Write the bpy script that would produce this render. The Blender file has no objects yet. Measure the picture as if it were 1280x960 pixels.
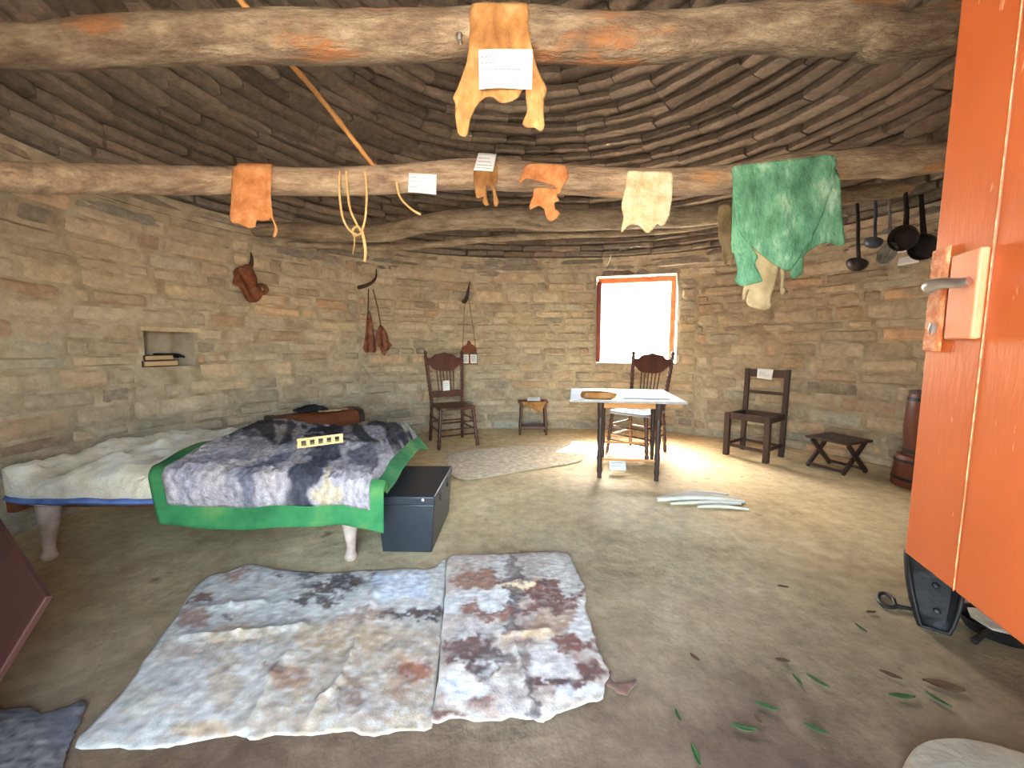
import bpy, bmesh, math, random
from math import sin, cos, pi, sqrt, atan2, radians as R
from mathutils import Vector, Matrix, noise
from mathutils.geometry import delaunay_2d_cdt

rnd = random.Random(11)
scene = bpy.context.scene
col = scene.collection

# ------------------------------------------------------------------ camera, world, sun, exposure
FPX, CAM_H, PITCH = 481.0, 1.17, R(5.5)
cd = bpy.data.cameras.new('camera'); cd.sensor_width = 36.0; cd.lens = 36.0 * FPX / 1280.0
cd.clip_start = 0.02; cd.clip_end = 500
cam = bpy.data.objects.new('camera', cd); col.objects.link(cam)
cam.location = (0, 0, CAM_H); cam.rotation_euler = (pi / 2 - PITCH, 0, 0)
scene.camera = cam

SKY, SUN, EXPO = 1.0, 8.0, 3.55
w = bpy.data.worlds.new('sky'); scene.world = w; w.use_nodes = True
wn = w.node_tree.nodes; wl = w.node_tree.links
sky = wn.new('ShaderNodeTexSky'); sky.sky_type = 'NISHITA'; sky.sun_disc = False
sky.sun_elevation = R(52); sky.sun_rotation = R(8); sky.dust_density = 2.5; sky.air_density = 1.0
wb_ = wn.new('ShaderNodeMix'); wb_.data_type = 'RGBA'; wb_.blend_type = 'MULTIPLY'; wb_.inputs[0].default_value = 1.0
wb_.inputs[7].default_value = (1.0, 0.92, 0.78, 1); wl.new(sky.outputs[0], wb_.inputs[6])
wl.new(wb_.outputs[2], wn['Background'].inputs[0]); wn['Background'].inputs[1].default_value = SKY
sd = bpy.data.lights.new('sun', 'SUN'); sd.energy = SUN; sd.angle = R(0.6); sd.color = (1.0, 0.93, 0.82)
so = bpy.data.objects.new('sun', sd); col.objects.link(so)
so.rotation_euler = Vector((-0.38, -0.56, -0.75)).to_track_quat('-Z', 'Y').to_euler()
def portal(name, loc, sx, sy, direction):
    l = bpy.data.lights.new(name, 'AREA'); l.shape = 'RECTANGLE'; l.size = sx; l.size_y = sy
    l.cycles.is_portal = True
    o = bpy.data.objects.new(name, l); col.objects.link(o); o.location = loc
    o.rotation_euler = Vector(direction).to_track_quat('-Z', 'Z').to_euler()
portal('doorway_daylight', (-0.13, -0.55, 1.05), 1.5, 2.3, (0, 1, 0))
portal('window_daylight', (1.77, 5.95, 1.55), 1.4, 1.5, (-0.25, -1, 0))
vs = scene.view_settings; vs.view_transform = 'Standard'; vs.look = 'None'; vs.gamma = 1.0
vs.use_curve_mapping = False; vs.exposure = EXPO
scene.cycles.max_bounces = 10; scene.cycles.diffuse_bounces = 7; scene.cycles.use_denoising = True
scene.cycles.sample_clamp_indirect = 8.0

# ------------------------------------------------------------------ measuring helpers (photo pixel -> point in the place)
def ray(px, py):
    x = (px - 640) / FPX; v = -(py - 480) / FPX
    return Vector((x, cos(PITCH) + v * sin(PITCH), -sin(PITCH) + v * cos(PITCH)))
def F(px, py, h=0.0):
    d = ray(px, py); t = (h - CAM_H) / d.z
    return Vector((d.x * t, d.y * t, h))
def W(px, py, Y):
    d = ray(px, py); t = Y / d.y
    return Vector((d.x * t, Y, CAM_H + d.z * t))
def pix(p):
    dz = p[2] - CAM_H; z = p[1] * cos(PITCH) - dz * sin(PITCH); u = p[1] * sin(PITCH) + dz * cos(PITCH)
    return (640 + FPX * p[0] / z, 480 - FPX * u / z)
def nz(x, y=0.0, z=0.0): return noise.noise(Vector((x, y, z)))
def lin(c):
    return tuple((v / 255 / 12.92) if v / 255 <= 0.04045 else ((v / 255 + 0.055) / 1.055) ** 2.4 for v in c)
def mixc(a, b, t): return tuple(a[i] + (b[i] - a[i]) * t for i in range(3))
def sstep(a, b, x):
    t = max(0.0, min(1.0, (x - a) / (b - a))); return t * t * (3 - 2 * t)
def catmull(pts, n=6, closed=False):
    P = [tuple(p) for p in pts]; out = []; N = len(P)
    for i in range(N if closed else N - 1):
        if closed: a, b, c, d = P[(i - 1) % N], P[i], P[(i + 1) % N], P[(i + 2) % N]
        else: a, b, c, d = P[max(0, i - 1)], P[i], P[i + 1], P[min(N - 1, i + 2)]
        for k in range(n):
            t = k / n
            out.append(tuple(0.5 * (2 * b[j] + (c[j] - a[j]) * t + (2 * a[j] - 5 * b[j] + 4 * c[j] - d[j]) * t * t
                             + (3 * b[j] - a[j] - 3 * c[j] + d[j]) * t ** 3) for j in range(len(b))))
    if not closed: out.append(P[-1])
    return out

# ------------------------------------------------------------------ materials
MATS = {}
def nodes_of(name):
    m = bpy.data.materials.new(name); m.use_nodes = True
    nt = m.node_tree; b = nt.nodes['Principled BSDF']; MATS[name] = m
    return m, nt.nodes, nt.links, b
def noise_node(N, L, co, scale, detail=4, rough=0.6):
    n = N.new('ShaderNodeTexNoise'); n.inputs['Scale'].default_value = scale
    n.inputs['Detail'].default_value = detail; n.inputs['Roughness'].default_value = rough
    L.new(co, n.inputs['Vector']); return n
def ramp(N, L, fac, stops):
    r = N.new('ShaderNodeValToRGB'); L.new(fac, r.inputs[0]); e = r.color_ramp.elements
    while len(e) < len(stops): e.new(0.5)
    for i, (p, c) in enumerate(stops):
        e[i].position = p; e[i].color = (*lin(c), 1)
    return r
def mix(N, L, fac, a, b, mode='MIX'):
    m = N.new('ShaderNodeMix'); m.data_type = 'RGBA'; m.blend_type = mode
    if isinstance(fac, float): m.inputs[0].default_value = fac
    else: L.new(fac, m.inputs[0])
    for i, s in ((6, a), (7, b)):
        if isinstance(s, tuple): m.inputs[i].default_value = (*lin(s), 1)
        else: L.new(s, m.inputs[i])
    return m.outputs[2]
def coords(N, L, stretch=(1, 1, 1)):
    tc = N.new('ShaderNodeTexCoord'); mp = N.new('ShaderNodeMapping'); mp.inputs['Scale'].default_value = stretch
    L.new(tc.outputs['Object'], mp.inputs['Vector']); return mp.outputs[0]
def bumps(N, L, b, co, specs):
    prev = None
    for sc, st, dist in specs:
        n = noise_node(N, L, co, sc, 5); bp = N.new('ShaderNodeBump')
        bp.inputs['Strength'].default_value = st; bp.inputs['Distance'].default_value = dist
        L.new(n.outputs[0], bp.inputs['Height'])
        if prev: L.new(prev, bp.inputs['Normal'])
        prev = bp.outputs[0]
    L.new(prev, b.inputs['Normal'])
def mottled(name, stops, scale=6, rough=0.85, bump=((40, 0.3, 0.01),), stretch=(1, 1, 1), metal=0.0, spec=0.3, coat=0.0, sheen=0.0):
    m, N, L, b = nodes_of(name); co = coords(N, L, stretch)
    n = noise_node(N, L, co, scale); L.new(ramp(N, L, n.outputs[0], stops).outputs[0], b.inputs['Base Color'])
    b.inputs['Roughness'].default_value = rough; b.inputs['Metallic'].default_value = metal
    b.inputs['Specular IOR Level'].default_value = spec; b.inputs['Coat Weight'].default_value = coat
    b.inputs['Sheen Weight'].default_value = sheen
    if bump: bumps(N, L, b, co, bump)
    return m
def attr_mat(name, rough=0.9, bump=((60, 0.4, 0.01),), vary=0.25, vscale=30, smear=None, sheen=0.0, stretch=(1, 1, 1)):
    m, N, L, b = nodes_of(name); co = coords(N, L, stretch)
    a = N.new('ShaderNodeAttribute'); a.attribute_name = 'Col'; c = a.outputs['Color']
    if smear:
        n = noise_node(N, L, co, smear[1], 6, 0.65)
        r = ramp(N, L, n.outputs[0], [(smear[2], (0, 0, 0)), (smear[3], (255, 255, 255))])
        c = mix(N, L, r.outputs[0], c, smear[0])
    n2 = noise_node(N, L, co, vscale, 5, 0.7)
    g = ramp(N, L, n2.outputs[0], [(0.3, (120, 118, 115)), (0.7, (255, 255, 255))])
    c = mix(N, L, vary, c, g.outputs[0], 'MULTIPLY')
    L.new(c, b.inputs['Base Color']); b.inputs['Roughness'].default_value = rough
    b.inputs['Specular IOR Level'].default_value = 0.2; b.inputs['Sheen Weight'].default_value = sheen
    bumps(N, L, b, co, bump); return m

M_MORTAR = mottled('mud_mortar', [(0.3, (132, 120, 100)), (0.5, (160, 148, 126)), (0.72, (182, 172, 150))], 7, 0.95, ((18, 0.5, 0.03), (90, 0.4, 0.006)))
M_STONE = attr_mat('wall_stone', 0.92, ((14, 0.5, 0.025), (70, 0.5, 0.008)), 0.4, 22, smear=((182, 170, 146), 3.6, 0.46, 0.66))
M_DOME = attr_mat('ceiling_stone', 0.95, ((16, 0.6, 0.03), (70, 0.5, 0.008)), 0.5, 18)
M_DARKFILL = mottled('ceiling_fill', [(0.3, (52, 42, 32)), (0.7, (80, 66, 50))], 8, 1.0)

def floor_material():
    m, N, L, b = nodes_of('earth_floor'); co = coords(N, L)
    n1 = noise_node(N, L, co, 1.3, 6, 0.62)
    base = ramp(N, L, n1.outputs[0], [(0.3, (184, 162, 120)), (0.5, (214, 194, 150)), (0.7, (230, 214, 174))])
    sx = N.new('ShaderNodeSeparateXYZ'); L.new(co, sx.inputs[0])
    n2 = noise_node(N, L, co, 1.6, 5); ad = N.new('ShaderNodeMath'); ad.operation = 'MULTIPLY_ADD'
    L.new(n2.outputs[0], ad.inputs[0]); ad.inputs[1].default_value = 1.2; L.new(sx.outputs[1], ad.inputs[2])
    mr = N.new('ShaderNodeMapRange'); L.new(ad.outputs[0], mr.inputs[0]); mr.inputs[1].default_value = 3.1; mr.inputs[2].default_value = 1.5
    red = ramp(N, L, n1.outputs[0], [(0.3, (90, 68, 54)), (0.7, (128, 102, 80))])  # reddish soil by the doorway, also darkened to offset strong door light
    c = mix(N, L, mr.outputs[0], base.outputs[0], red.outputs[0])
    n3 = noise_node(N, L, co, 11, 7, 0.75)
    c = mix(N, L, 0.55, c, ramp(N, L, n3.outputs[0], [(0.32, (150, 145, 138)), (0.6, (255, 255, 255))]).outputs[0], 'MULTIPLY')
    n4 = noise_node(N, L, co, 3.7, 3); st = ramp(N, L, n4.outputs[0], [(0.66, (0, 0, 0)), (0.76, (255, 255, 255))])
    c = mix(N, L, st.outputs[0], c, (112, 90, 68))
    vo = N.new('ShaderNodeTexVoronoi'); vo.feature = 'DISTANCE_TO_EDGE'; vo.inputs['Scale'].default_value = 1.3
    nw = noise_node(N, L, co, 5, 4); vm = N.new('ShaderNodeVectorMath'); vm.operation = 'MULTIPLY_ADD'
    L.new(nw.outputs[1], vm.inputs[0]); vm.inputs[1].default_value = (1.0, 1.0, 1.0); L.new(co, vm.inputs[2]); L.new(vm.outputs[0], vo.inputs['Vector'])
    cr = ramp(N, L, vo.outputs[0], [(0.0, (120, 120, 120)), (0.012, (255, 255, 255))])
    c = mix(N, L, 0.22, c, cr.outputs[0], 'MULTIPLY')
    L.new(c, b.inputs['Base Color']); ds = N.new('ShaderNodeVectorMath'); ds.operation = 'DISTANCE'; L.new(co, ds.inputs[0]); ds.inputs[1].default_value = tuple(F(935, 856))
    n5 = noise_node(N, L, co, 16, 5, 0.7); a5 = N.new('ShaderNodeMath'); a5.operation = 'MULTIPLY_ADD'; L.new(n5.outputs[0], a5.inputs[0]); a5.inputs[1].default_value = 0.16; L.new(ds.outputs['Value'], a5.inputs[2])
    k5 = ramp(N, L, a5.outputs[0], [(0.09, (200, 200, 200)), (0.15, (0, 0, 0))])
    c = mix(N, L, k5.outputs[0], c, (86, 66, 50)); L.new(c, b.inputs['Base Color'])
    b.inputs['Roughness'].default_value = 0.62; b.inputs['Specular IOR Level'].default_value = 0.4
    bumps(N, L, b, co, ((3, 0.4, 0.05), (25, 0.35, 0.012), (120, 0.25, 0.004))); return m
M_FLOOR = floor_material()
M_SOIL = mottled('outside_soil', [(0.3, (190, 172, 150)), (0.7, (222, 208, 188))], 2, 1.0)
def bark_material(name, tan, pale, peel, dark, lo=0.52):
    m, N, L, b = nodes_of(name); co = coords(N, L, (0.35, 1, 1))
    n = noise_node(N, L, co, 14, 6, 0.7)
    c = ramp(N, L, n.outputs[0], [(0.3, dark), (0.48, tan), (0.68, pale)]).outputs[0]
    n2 = noise_node(N, L, coords(N, L, (0.5, 1.6, 1.6)), 3.4, 4, 0.6)
    k = ramp(N, L, n2.outputs[0], [(lo, (0, 0, 0)), (lo + 0.05, (255, 255, 255))])
    c = mix(N, L, k.outputs[0], c, peel)
    n3 = noise_node(N, L, coords(N, L, (0.2, 2, 2)), 22, 4)
    c = mix(N, L, 0.45, c, ramp(N, L, n3.outputs[0], [(0.3, (140, 130, 120)), (0.6, (255, 255, 255))]).outputs[0], 'MULTIPLY')
    L.new(c, b.inputs['Base Color']); b.inputs['Roughness'].default_value = 0.9
    bumps(N, L, b, co, ((26, 0.9, 0.03), (90, 0.8, 0.01))); return m
M_BARK1 = bark_material('bark_pale', (118, 102, 82), (158, 146, 122), (142, 100, 64), (80, 62, 48), 0.55)
M_BARK2 = bark_material('bark_brown', (160, 138, 114), (192, 174, 146), (186, 144, 100), (118, 96, 80), 0.6)
M_BARK3 = bark_material('bark_grey', (156, 140, 116), (188, 172, 146), (164, 136, 104), (112, 96, 78), 0.62)
M_CANE = mottled('yellow_cane', [(0.3, (164, 112, 62)), (0.7, (200, 152, 92))], 5, 0.5, ((40, 0.2, 0.004),))
def door_material():
    m, N, L, b = nodes_of('orange_paint'); co = coords(N, L, (1, 1, 1))
    n = noise_node(N, L, co, 3, 5)
    c = ramp(N, L, n.outputs[0], [(0.3, (152, 68, 28)), (0.7, (168, 82, 38))]).outputs[0]
    n1 = noise_node(N, L, coords(N, L, (14, 14, 3.0)), 5.0, 3, 0.5)
    n2 = noise_node(N, L, co, 4.0, 3)
    mu = N.new('ShaderNodeMath'); mu.operation = 'MULTIPLY'; L.new(n1.outputs[0], mu.inputs[0]); L.new(n2.outputs[0], mu.inputs[1])
    k = ramp(N, L, mu.outputs[0], [(0.378, (0, 0, 0)), (0.395, (190, 190, 190))])
    c = mix(N, L, k.outputs[0], c, (216, 156, 116))
    L.new(c, b.inputs['Base Color']); b.inputs['Roughness'].default_value = 0.42; b.inputs['Specular IOR Level'].default_value = 0.45
    bumps(N, L, b, coords(N, L, (3, 3, 0.6)), ((30, 0.15, 0.004),)); return m
M_DOOR = door_material()
M_DOORCHIP = mottled('bare_chipped_paint', [(0.4, (166, 84, 42)), (0.66, (206, 146, 104))], 50, 0.7, ((120, 0.4, 0.004),))
M_LOCK = mottled('worn_orange_paint', [(0.3, (164, 92, 58)), (0.7, (182, 114, 80))], 9, 0.5, ((60, 0.2, 0.003),))
M_CHROME = mottled('worn_steel', [(0.3, (190, 190, 190)), (0.7, (224, 224, 222))], 8, 0.32, None, metal=1.0)
M_WINFR = mottled('red_orange_frame', [(0.3, (150, 66, 34)), (0.7, (196, 104, 56))], 9, 0.6, ((40, 0.3, 0.006),))
M_SHUT = mottled('red_brown_shutter', [(0.3, (112, 50, 42)), (0.7, (140, 70, 56))], 6, 0.6, ((40, 0.3, 0.006),))
M_DARKWOOD = mottled('dark_stained_wood', [(0.3, (50, 26, 20)), (0.7, (88, 50, 38))], 5, 0.4, ((30, 0.2, 0.004),), (1, 1, 0.25), spec=0.5)
M_BLACKWOOD = mottled('near_black_wood', [(0.3, (40, 28, 26)), (0.7, (70, 48, 42))], 6, 0.5, ((30, 0.2, 0.004),), (1, 1, 0.3), spec=0.5)
M_BROWNWOOD = mottled('brown_wood', [(0.3, (82, 44, 26)), (0.7, (128, 72, 44))], 5, 0.55, ((30, 0.3, 0.005),), (0.3, 1, 1))
M_CHURN = mottled('red_brown_staves', [(0.3, (82, 44, 28)), (0.7, (118, 64, 40))], 6, 0.45, ((30, 0.3, 0.005),), (1, 1, 0.2))
M_BOARD = mottled('red_brown_board', [(0.3, (44, 24, 20)), (0.7, (70, 40, 33))], 4, 0.6, ((30, 0.3, 0.005),), (1, 1, 0.3))
M_IRON = mottled('black_iron', [(0.3, (28, 26, 28)), (0.7, (58, 54, 54))], 9, 0.5, ((50, 0.4, 0.005),), metal=0.4, spec=0.5)
M_TIN = mottled('grey_tin', [(0.3, (110, 114, 114)), (0.7, (160, 164, 164))], 9, 0.4, ((50, 0.2, 0.004),), metal=0.6)
M_BLUEIRON = mottled('blue_grey_enamel', [(0.3, (52, 58, 70)), (0.7, (84, 92, 104))], 9, 0.4, ((50, 0.2, 0.004),), metal=0.3)
M_TRUNK = mottled('navy_painted_tin', [(0.3, (26, 31, 38)), (0.65, (36, 42, 49)), (0.8, (50, 52, 56))], 4, 0.4, ((20, 0.12, 0.006),), spec=0.5)
M_PAPER = mottled('white_card', [(0.3, (202, 206, 210)), (0.7, (222, 226, 230))], 5, 0.8, ((20, 0.08, 0.004),))
M_INK = mottled('grey_ink', [(0.3, (110, 114, 126)), (0.7, (136, 140, 152))], 5, 0.9, None)
M_HIDETAN = mottled('tan_hide', [(0.32, (112, 74, 36)), (0.5, (146, 106, 60)), (0.68, (176, 142, 96))], 11, 0.75, ((20, 0.7, 0.02), (100, 0.5, 0.004)), (1, 1, 0.6))
M_HIDEOR = mottled('orange_brown_hide', [(0.3, (158, 98, 56)), (0.5, (190, 128, 78)), (0.7, (208, 158, 112))], 14, 0.75, ((24, 0.4, 0.01), (120, 0.3, 0.003)))
M_HIDECR = mottled('cream_hide', [(0.32, (176, 156, 112)), (0.5, (208, 194, 158)), (0.68, (228, 220, 196))], 11, 0.8, ((18, 0.8, 0.025), (90, 0.3, 0.004)))
M_GREENCL = mottled('mottled_green_hide', [(0.34, (76, 126, 98)), (0.48, (98, 158, 126)), (0.58, (122, 180, 148)), (0.68, (172, 212, 188))], 9, 0.7, ((14, 0.8, 0.03), (50, 0.6, 0.01)), (1, 1, 0.55))
M_KHAKI = mottled('khaki_cloth', [(0.3, (150, 132, 98)), (0.7, (204, 188, 152))], 7, 0.9, ((30, 0.3, 0.006),))
M_THONG = mottled('rawhide', [(0.3, (176, 138, 86)), (0.7, (214, 180, 126))], 12, 0.8, ((60, 0.3, 0.003),))
M_BEDGREEN = mottled('green_felt', [(0.3, (32, 92, 54)), (0.5, (50, 118, 70)), (0.7, (98, 138, 76))], 4, 0.9, ((40, 0.3, 0.005),))
M_BEDBLUE = mottled('blue_ticking', [(0.3, (70, 96, 160)), (0.7, (110, 134, 190))], 14, 0.9, ((60, 0.2, 0.004),))
M_MATT = mottled('cream_fleece', [(0.3, (176, 162, 132)), (0.5, (212, 204, 182)), (0.7, (232, 232, 224))], 4, 0.95, ((9, 0.7, 0.05), (45, 0.6, 0.015)), sheen=0.3)
M_BEDLEG = mottled('pale_worn_leg', [(0.3, (146, 126, 114)), (0.7, (188, 170, 156))], 12, 0.7, ((40, 0.3, 0.005),))
M_FUR = attr_mat('fur', 0.95, ((20, 0.6, 0.02), (110, 0.7, 0.01)), 0.55, 45, sheen=0.0)
M_RUG = attr_mat('cow_hide_fur', 0.8, ((30, 0.3, 0.01), (140, 0.5, 0.005)), 0.35, 40, sheen=0.2)
M_TABLETOP = mottled('blue_white_oilcloth', [(0.3, (150, 186, 226)), (0.55, (214, 228, 242)), (0.7, (240, 244, 248))], 2.5, 0.3, None, spec=0.6)
M_TABEDGE = mottled('grey_blue_edge', [(0.3, (146, 142, 140)), (0.7, (186, 182, 178))], 9, 0.6, None)
M_SEATSKY = mottled('sky_sheen_seat', [(0.3, (110, 120, 140)), (0.7, (150, 162, 180))], 4, 0.25, None, spec=0.7)  # bluish sky reflection on the glossy seat, put into its base colour
M_DRAWER = mottled('honey_wood', [(0.3, (176, 116, 62)), (0.7, (214, 154, 92))], 6, 0.5, ((30, 0.2, 0.004),), (0.3, 1, 1))
M_LOAF = mottled('brown_leather', [(0.3, (120, 78, 34)), (0.7, (166, 116, 56))], 6, 0.4, ((30, 0.3, 0.005),))
M_HORN = mottled('dark_horn', [(0.3, (32, 26, 22)), (0.7, (72, 56, 46))], 12, 0.4, ((40, 0.3, 0.004),))
M_POUCH = mottled('brown_leather_pouch', [(0.3, (72, 36, 26)), (0.55, (116, 66, 40)), (0.75, (140, 96, 58))], 16, 0.5, ((40, 0.5, 0.006),))
M_COMB = mottled('cream_wood', [(0.3, (206, 172, 108)), (0.7, (232, 206, 148))], 10, 0.6, ((40, 0.2, 0.004),))
M_STICK = mottled('white_peeled_stick', [(0.3, (206, 196, 176)), (0.7, (240, 236, 224))], 12, 0.8, ((30, 0.4, 0.006),), (0.3, 1, 1))
M_STEP = mottled('grey_flat_stone', [(0.3, (150, 138, 120)), (0.7, (190, 178, 160))], 6, 0.9, ((14, 0.5, 0.02), (60, 0.4, 0.006)))
M_LEAF = mottled('green_leaf', [(0.3, (44, 72, 34)), (0.7, (78, 108, 58))], 30, 0.6, None)
M_DRYLEAF = mottled('dry_brown_leaf', [(0.3, (72, 52, 34)), (0.7, (116, 86, 58))], 30, 0.8, None)
M_BLACKCL = mottled('black_felt', [(0.3, (20, 20, 26)), (0.7, (38, 38, 46))], 9, 0.9, ((50, 0.3, 0.004),))
M_PAGES = mottled('yellowed_pages', [(0.3, (176, 150, 112)), (0.7, (212, 190, 150))], 3, 0.9, ((120, 0.3, 0.004),), (0.2, 0.2, 6))
M_STRING = mottled('grey_string', [(0.3, (104, 86, 56)), (0.7, (134, 112, 78))], 12, 0.9, None)
M_WHITEWASH = mottled('white_lime_smear', [(0.3, (206, 200, 190)), (0.7, (236, 232, 224))], 12, 0.95, ((40, 0.4, 0.006),))

# ------------------------------------------------------------------ geometry collector
class G:
    def __init__(s): s.v, s.f, s.c = [], [], []
    def add(s, vs, fs, M=None, c=None):
        o = len(s.v)
        for p in vs: s.v.append(tuple(M @ Vector(p)) if M is not None else tuple(p))
        s.f += [tuple(i + o for i in f) for f in fs]
        if c is not None: s.c += (list(c) if isinstance(c, list) else [c] * len(vs))
        return s
    def box(s, x0, x1, y0, y1, z0, z1, M=None):
        vs = [(x, y, z) for z in (z0, z1) for y in (y0, y1) for x in (x0, x1)]
        return s.add(vs, [(0, 2, 3, 1), (4, 5, 7, 6), (0, 1, 5, 4), (2, 6, 7, 3), (0, 4, 6, 2), (1, 3, 7, 5)], M)
    def tube(s, pts, rad, n=10, M=None, flat=1.0):
        pts = [Vector(p) for p in pts]; k = len(pts)
        if not isinstance(rad, (list, tuple)): rad = [rad] * k
        vs, fs = [], []; up = None
        for i, p in enumerate(pts):
            t = (pts[min(i + 1, k - 1)] - pts[max(i - 1, 0)]).normalized()
            if up is None: up = Vector((0, 0, 1)) if abs(t.z) < 0.9 else Vector((0, 1, 0))
            a = t.cross(up).normalized(); b = a.cross(t).normalized(); up = b
            for j in range(n):
                an = 2 * pi * j / n; vs.append(p + (a * cos(an) + b * sin(an) * flat) * rad[i])
        for i in range(k - 1):
            for j in range(n):
                fs.append((i * n + j, i * n + (j + 1) % n, (i + 1) * n + (j + 1) % n, (i + 1) * n + j))
        fs.append(tuple(range(n - 1, -1, -1))); fs.append(tuple((k - 1) * n + j for j in range(n)))
        return s.add(vs, fs, M)
    def lathe(s, prof, n=20, M=None):
        return s.add(*lathe_data(prof, n), M)
    def prism(s, poly, t, M=None):
        n = len(poly)
        vs = [(x, y, -t / 2) for x, y in poly] + [(x, y, t / 2) for x, y in poly]
        fs = [tuple(range(n - 1, -1, -1)), tuple(range(n, 2 * n))] + [(i, (i + 1) % n, n + (i + 1) % n, n + i) for i in range(n)]
        return s.add(vs, fs, M)
    def grid(s, nu, nv, fn, c=None):
        vs = [fn(i / nu, j / nv) for j in range(nv + 1) for i in range(nu + 1)]
        fs = [(j * (nu + 1) + i, j * (nu + 1) + i + 1, (j + 1) * (nu + 1) + i + 1, (j + 1) * (nu + 1) + i) for j in range(nv) for i in range(nu)]
        return s.add(vs, fs, None, c)
    def sheet(s, outline, step, fn, cf=None):
        xs = [p[0] for p in outline]; ys = [p[1] for p in outline]
        pts = [Vector(p[:2]) for p in outline]; n = len(pts)
        x = min(xs) + step / 2; row = 0
        y = min(ys) + step / 2
        while y < max(ys):
            x = min(xs) + step * (0.25 if row % 2 else 0.75)
            while x < max(xs):
                if inside(outline, x, y) and edge_dist(outline, x, y) > step * 0.45: pts.append(Vector((x, y)))
                x += step
            y += step * 0.87; row += 1
        vv, ee, ff, *_ = delaunay_2d_cdt(pts, [], [list(range(n))], 1, 1e-6)
        return s.add([fn(p.x, p.y) for p in vv], [tuple(f) for f in ff], None, [cf(p.x, p.y) for p in vv] if cf else None)
def lathe_data(prof, n):
    vs, fs = [], []; k = len(prof)
    for r, z in prof:
        for j in range(n): vs.append((r * cos(2 * pi * j / n), r * sin(2 * pi * j / n), z))
    for i in range(k - 1):
        for j in range(n): fs.append((i * n + j, i * n + (j + 1) % n, (i + 1) * n + (j + 1) % n, (i + 1) * n + j))
    fs.append(tuple(range(n - 1, -1, -1))); fs.append(tuple((k - 1) * n + j for j in range(n)))
    return vs, fs
def inside(poly, x, y):
    c = False; n = len(poly); j = n - 1
    for i in range(n):
        xi, yi = poly[i][0], poly[i][1]; xj, yj = poly[j][0], poly[j][1]
        if (yi > y) != (yj > y) and x < (xj - xi) * (y - yi) / (yj - yi) + xi: c = not c
        j = i
    return c
def edge_dist(poly, x, y):
    m = 1e9; n = len(poly)
    for i in range(n):
        ax, ay = poly[i][0], poly[i][1]; bx, by = poly[(i + 1) % n][0], poly[(i + 1) % n][1]
        dx, dy = bx - ax, by - ay; l = dx * dx + dy * dy or 1e-12
        t = max(0, min(1, ((x - ax) * dx + (y - ay) * dy) / l)); m = min(m, (ax + t * dx - x) ** 2 + (ay + t * dy - y) ** 2)
    return sqrt(m)

def build(name, g, m, parent=None, loc=None, rz=0.0, smooth=True, bevel=0.0, seg=2, sub=0, solid=0.0, offset=0.0, world=False):
    me = bpy.data.meshes.new(name); vs = g.v
    if loc is None and parent is None: loc = (0, 0, 0)
    if world:
        o0 = Vector(parent.location if parent else loc); vs = [tuple(Vector(p) - o0) for p in vs]
    me.from_pydata(vs, [], g.f); me.update()
    me.materials.append(m)
    if g.c and len(g.c) == len(g.v):
        a = me.color_attributes.new('Col', 'FLOAT_COLOR', 'POINT')
        a.data.foreach_set('color', [x for c in g.c for x in (*c, 1.0)])
    if smooth:
        me.polygons.foreach_set('use_smooth', [True] * len(me.polygons))
    bm = bmesh.new(); bm.from_mesh(me); bmesh.ops.recalc_face_normals(bm, faces=bm.faces); bm.to_mesh(me); bm.free()
    ob = bpy.data.objects.new(name, me); col.objects.link(ob)
    if parent: ob.parent = parent
    if not (world and parent):
        if loc is not None: ob.location = loc
        ob.rotation_euler[2] = rz
    if solid:
        md = ob.modifiers.new('thick', 'SOLIDIFY'); md.thickness = solid; md.offset = offset
    if bevel:
        md = ob.modifiers.new('edge', 'BEVEL'); md.width = bevel; md.segments = seg; md.limit_method = 'ANGLE'; md.angle_limit = R(35)
        md.harden_normals = False
    if sub:
        md = ob.modifiers.new('soft', 'SUBSURF'); md.levels = sub; md.render_levels = sub
    if smooth and not sub:
        md = me
        try: me.set_sharp_from_angle(angle=R(38))
        except Exception: pass
    return ob
def tag(o, label, cat, group=None, kind=None):
    if label: o['label'] = label
    if cat: o['category'] = cat
    if group: o['group'] = group
    if kind: o['kind'] = kind
    return o
def thing(name, label, cat, loc, rz=0.0, group=None):
    o = bpy.data.objects.new(name, None); o.empty_display_size = 0.1; col.objects.link(o)
    o.location = loc; o.rotation_euler = (0, 0, rz); return tag(o, label, cat, group)
def structure(o): o['kind'] = 'structure'; return o
def copy_tree(o, parent=None):
    c = o.copy(); col.objects.link(c)
    if parent: c.parent = parent
    for ch in list(o.children): copy_tree(ch, c)
    return c
def TM(loc, rx=0, ry=0, rz=0):
    return Matrix.Translation(Vector(loc)) @ Matrix.Rotation(rz, 4, 'Z') @ Matrix.Rotation(ry, 4, 'Y') @ Matrix.Rotation(rx, 4, 'X')

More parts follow.
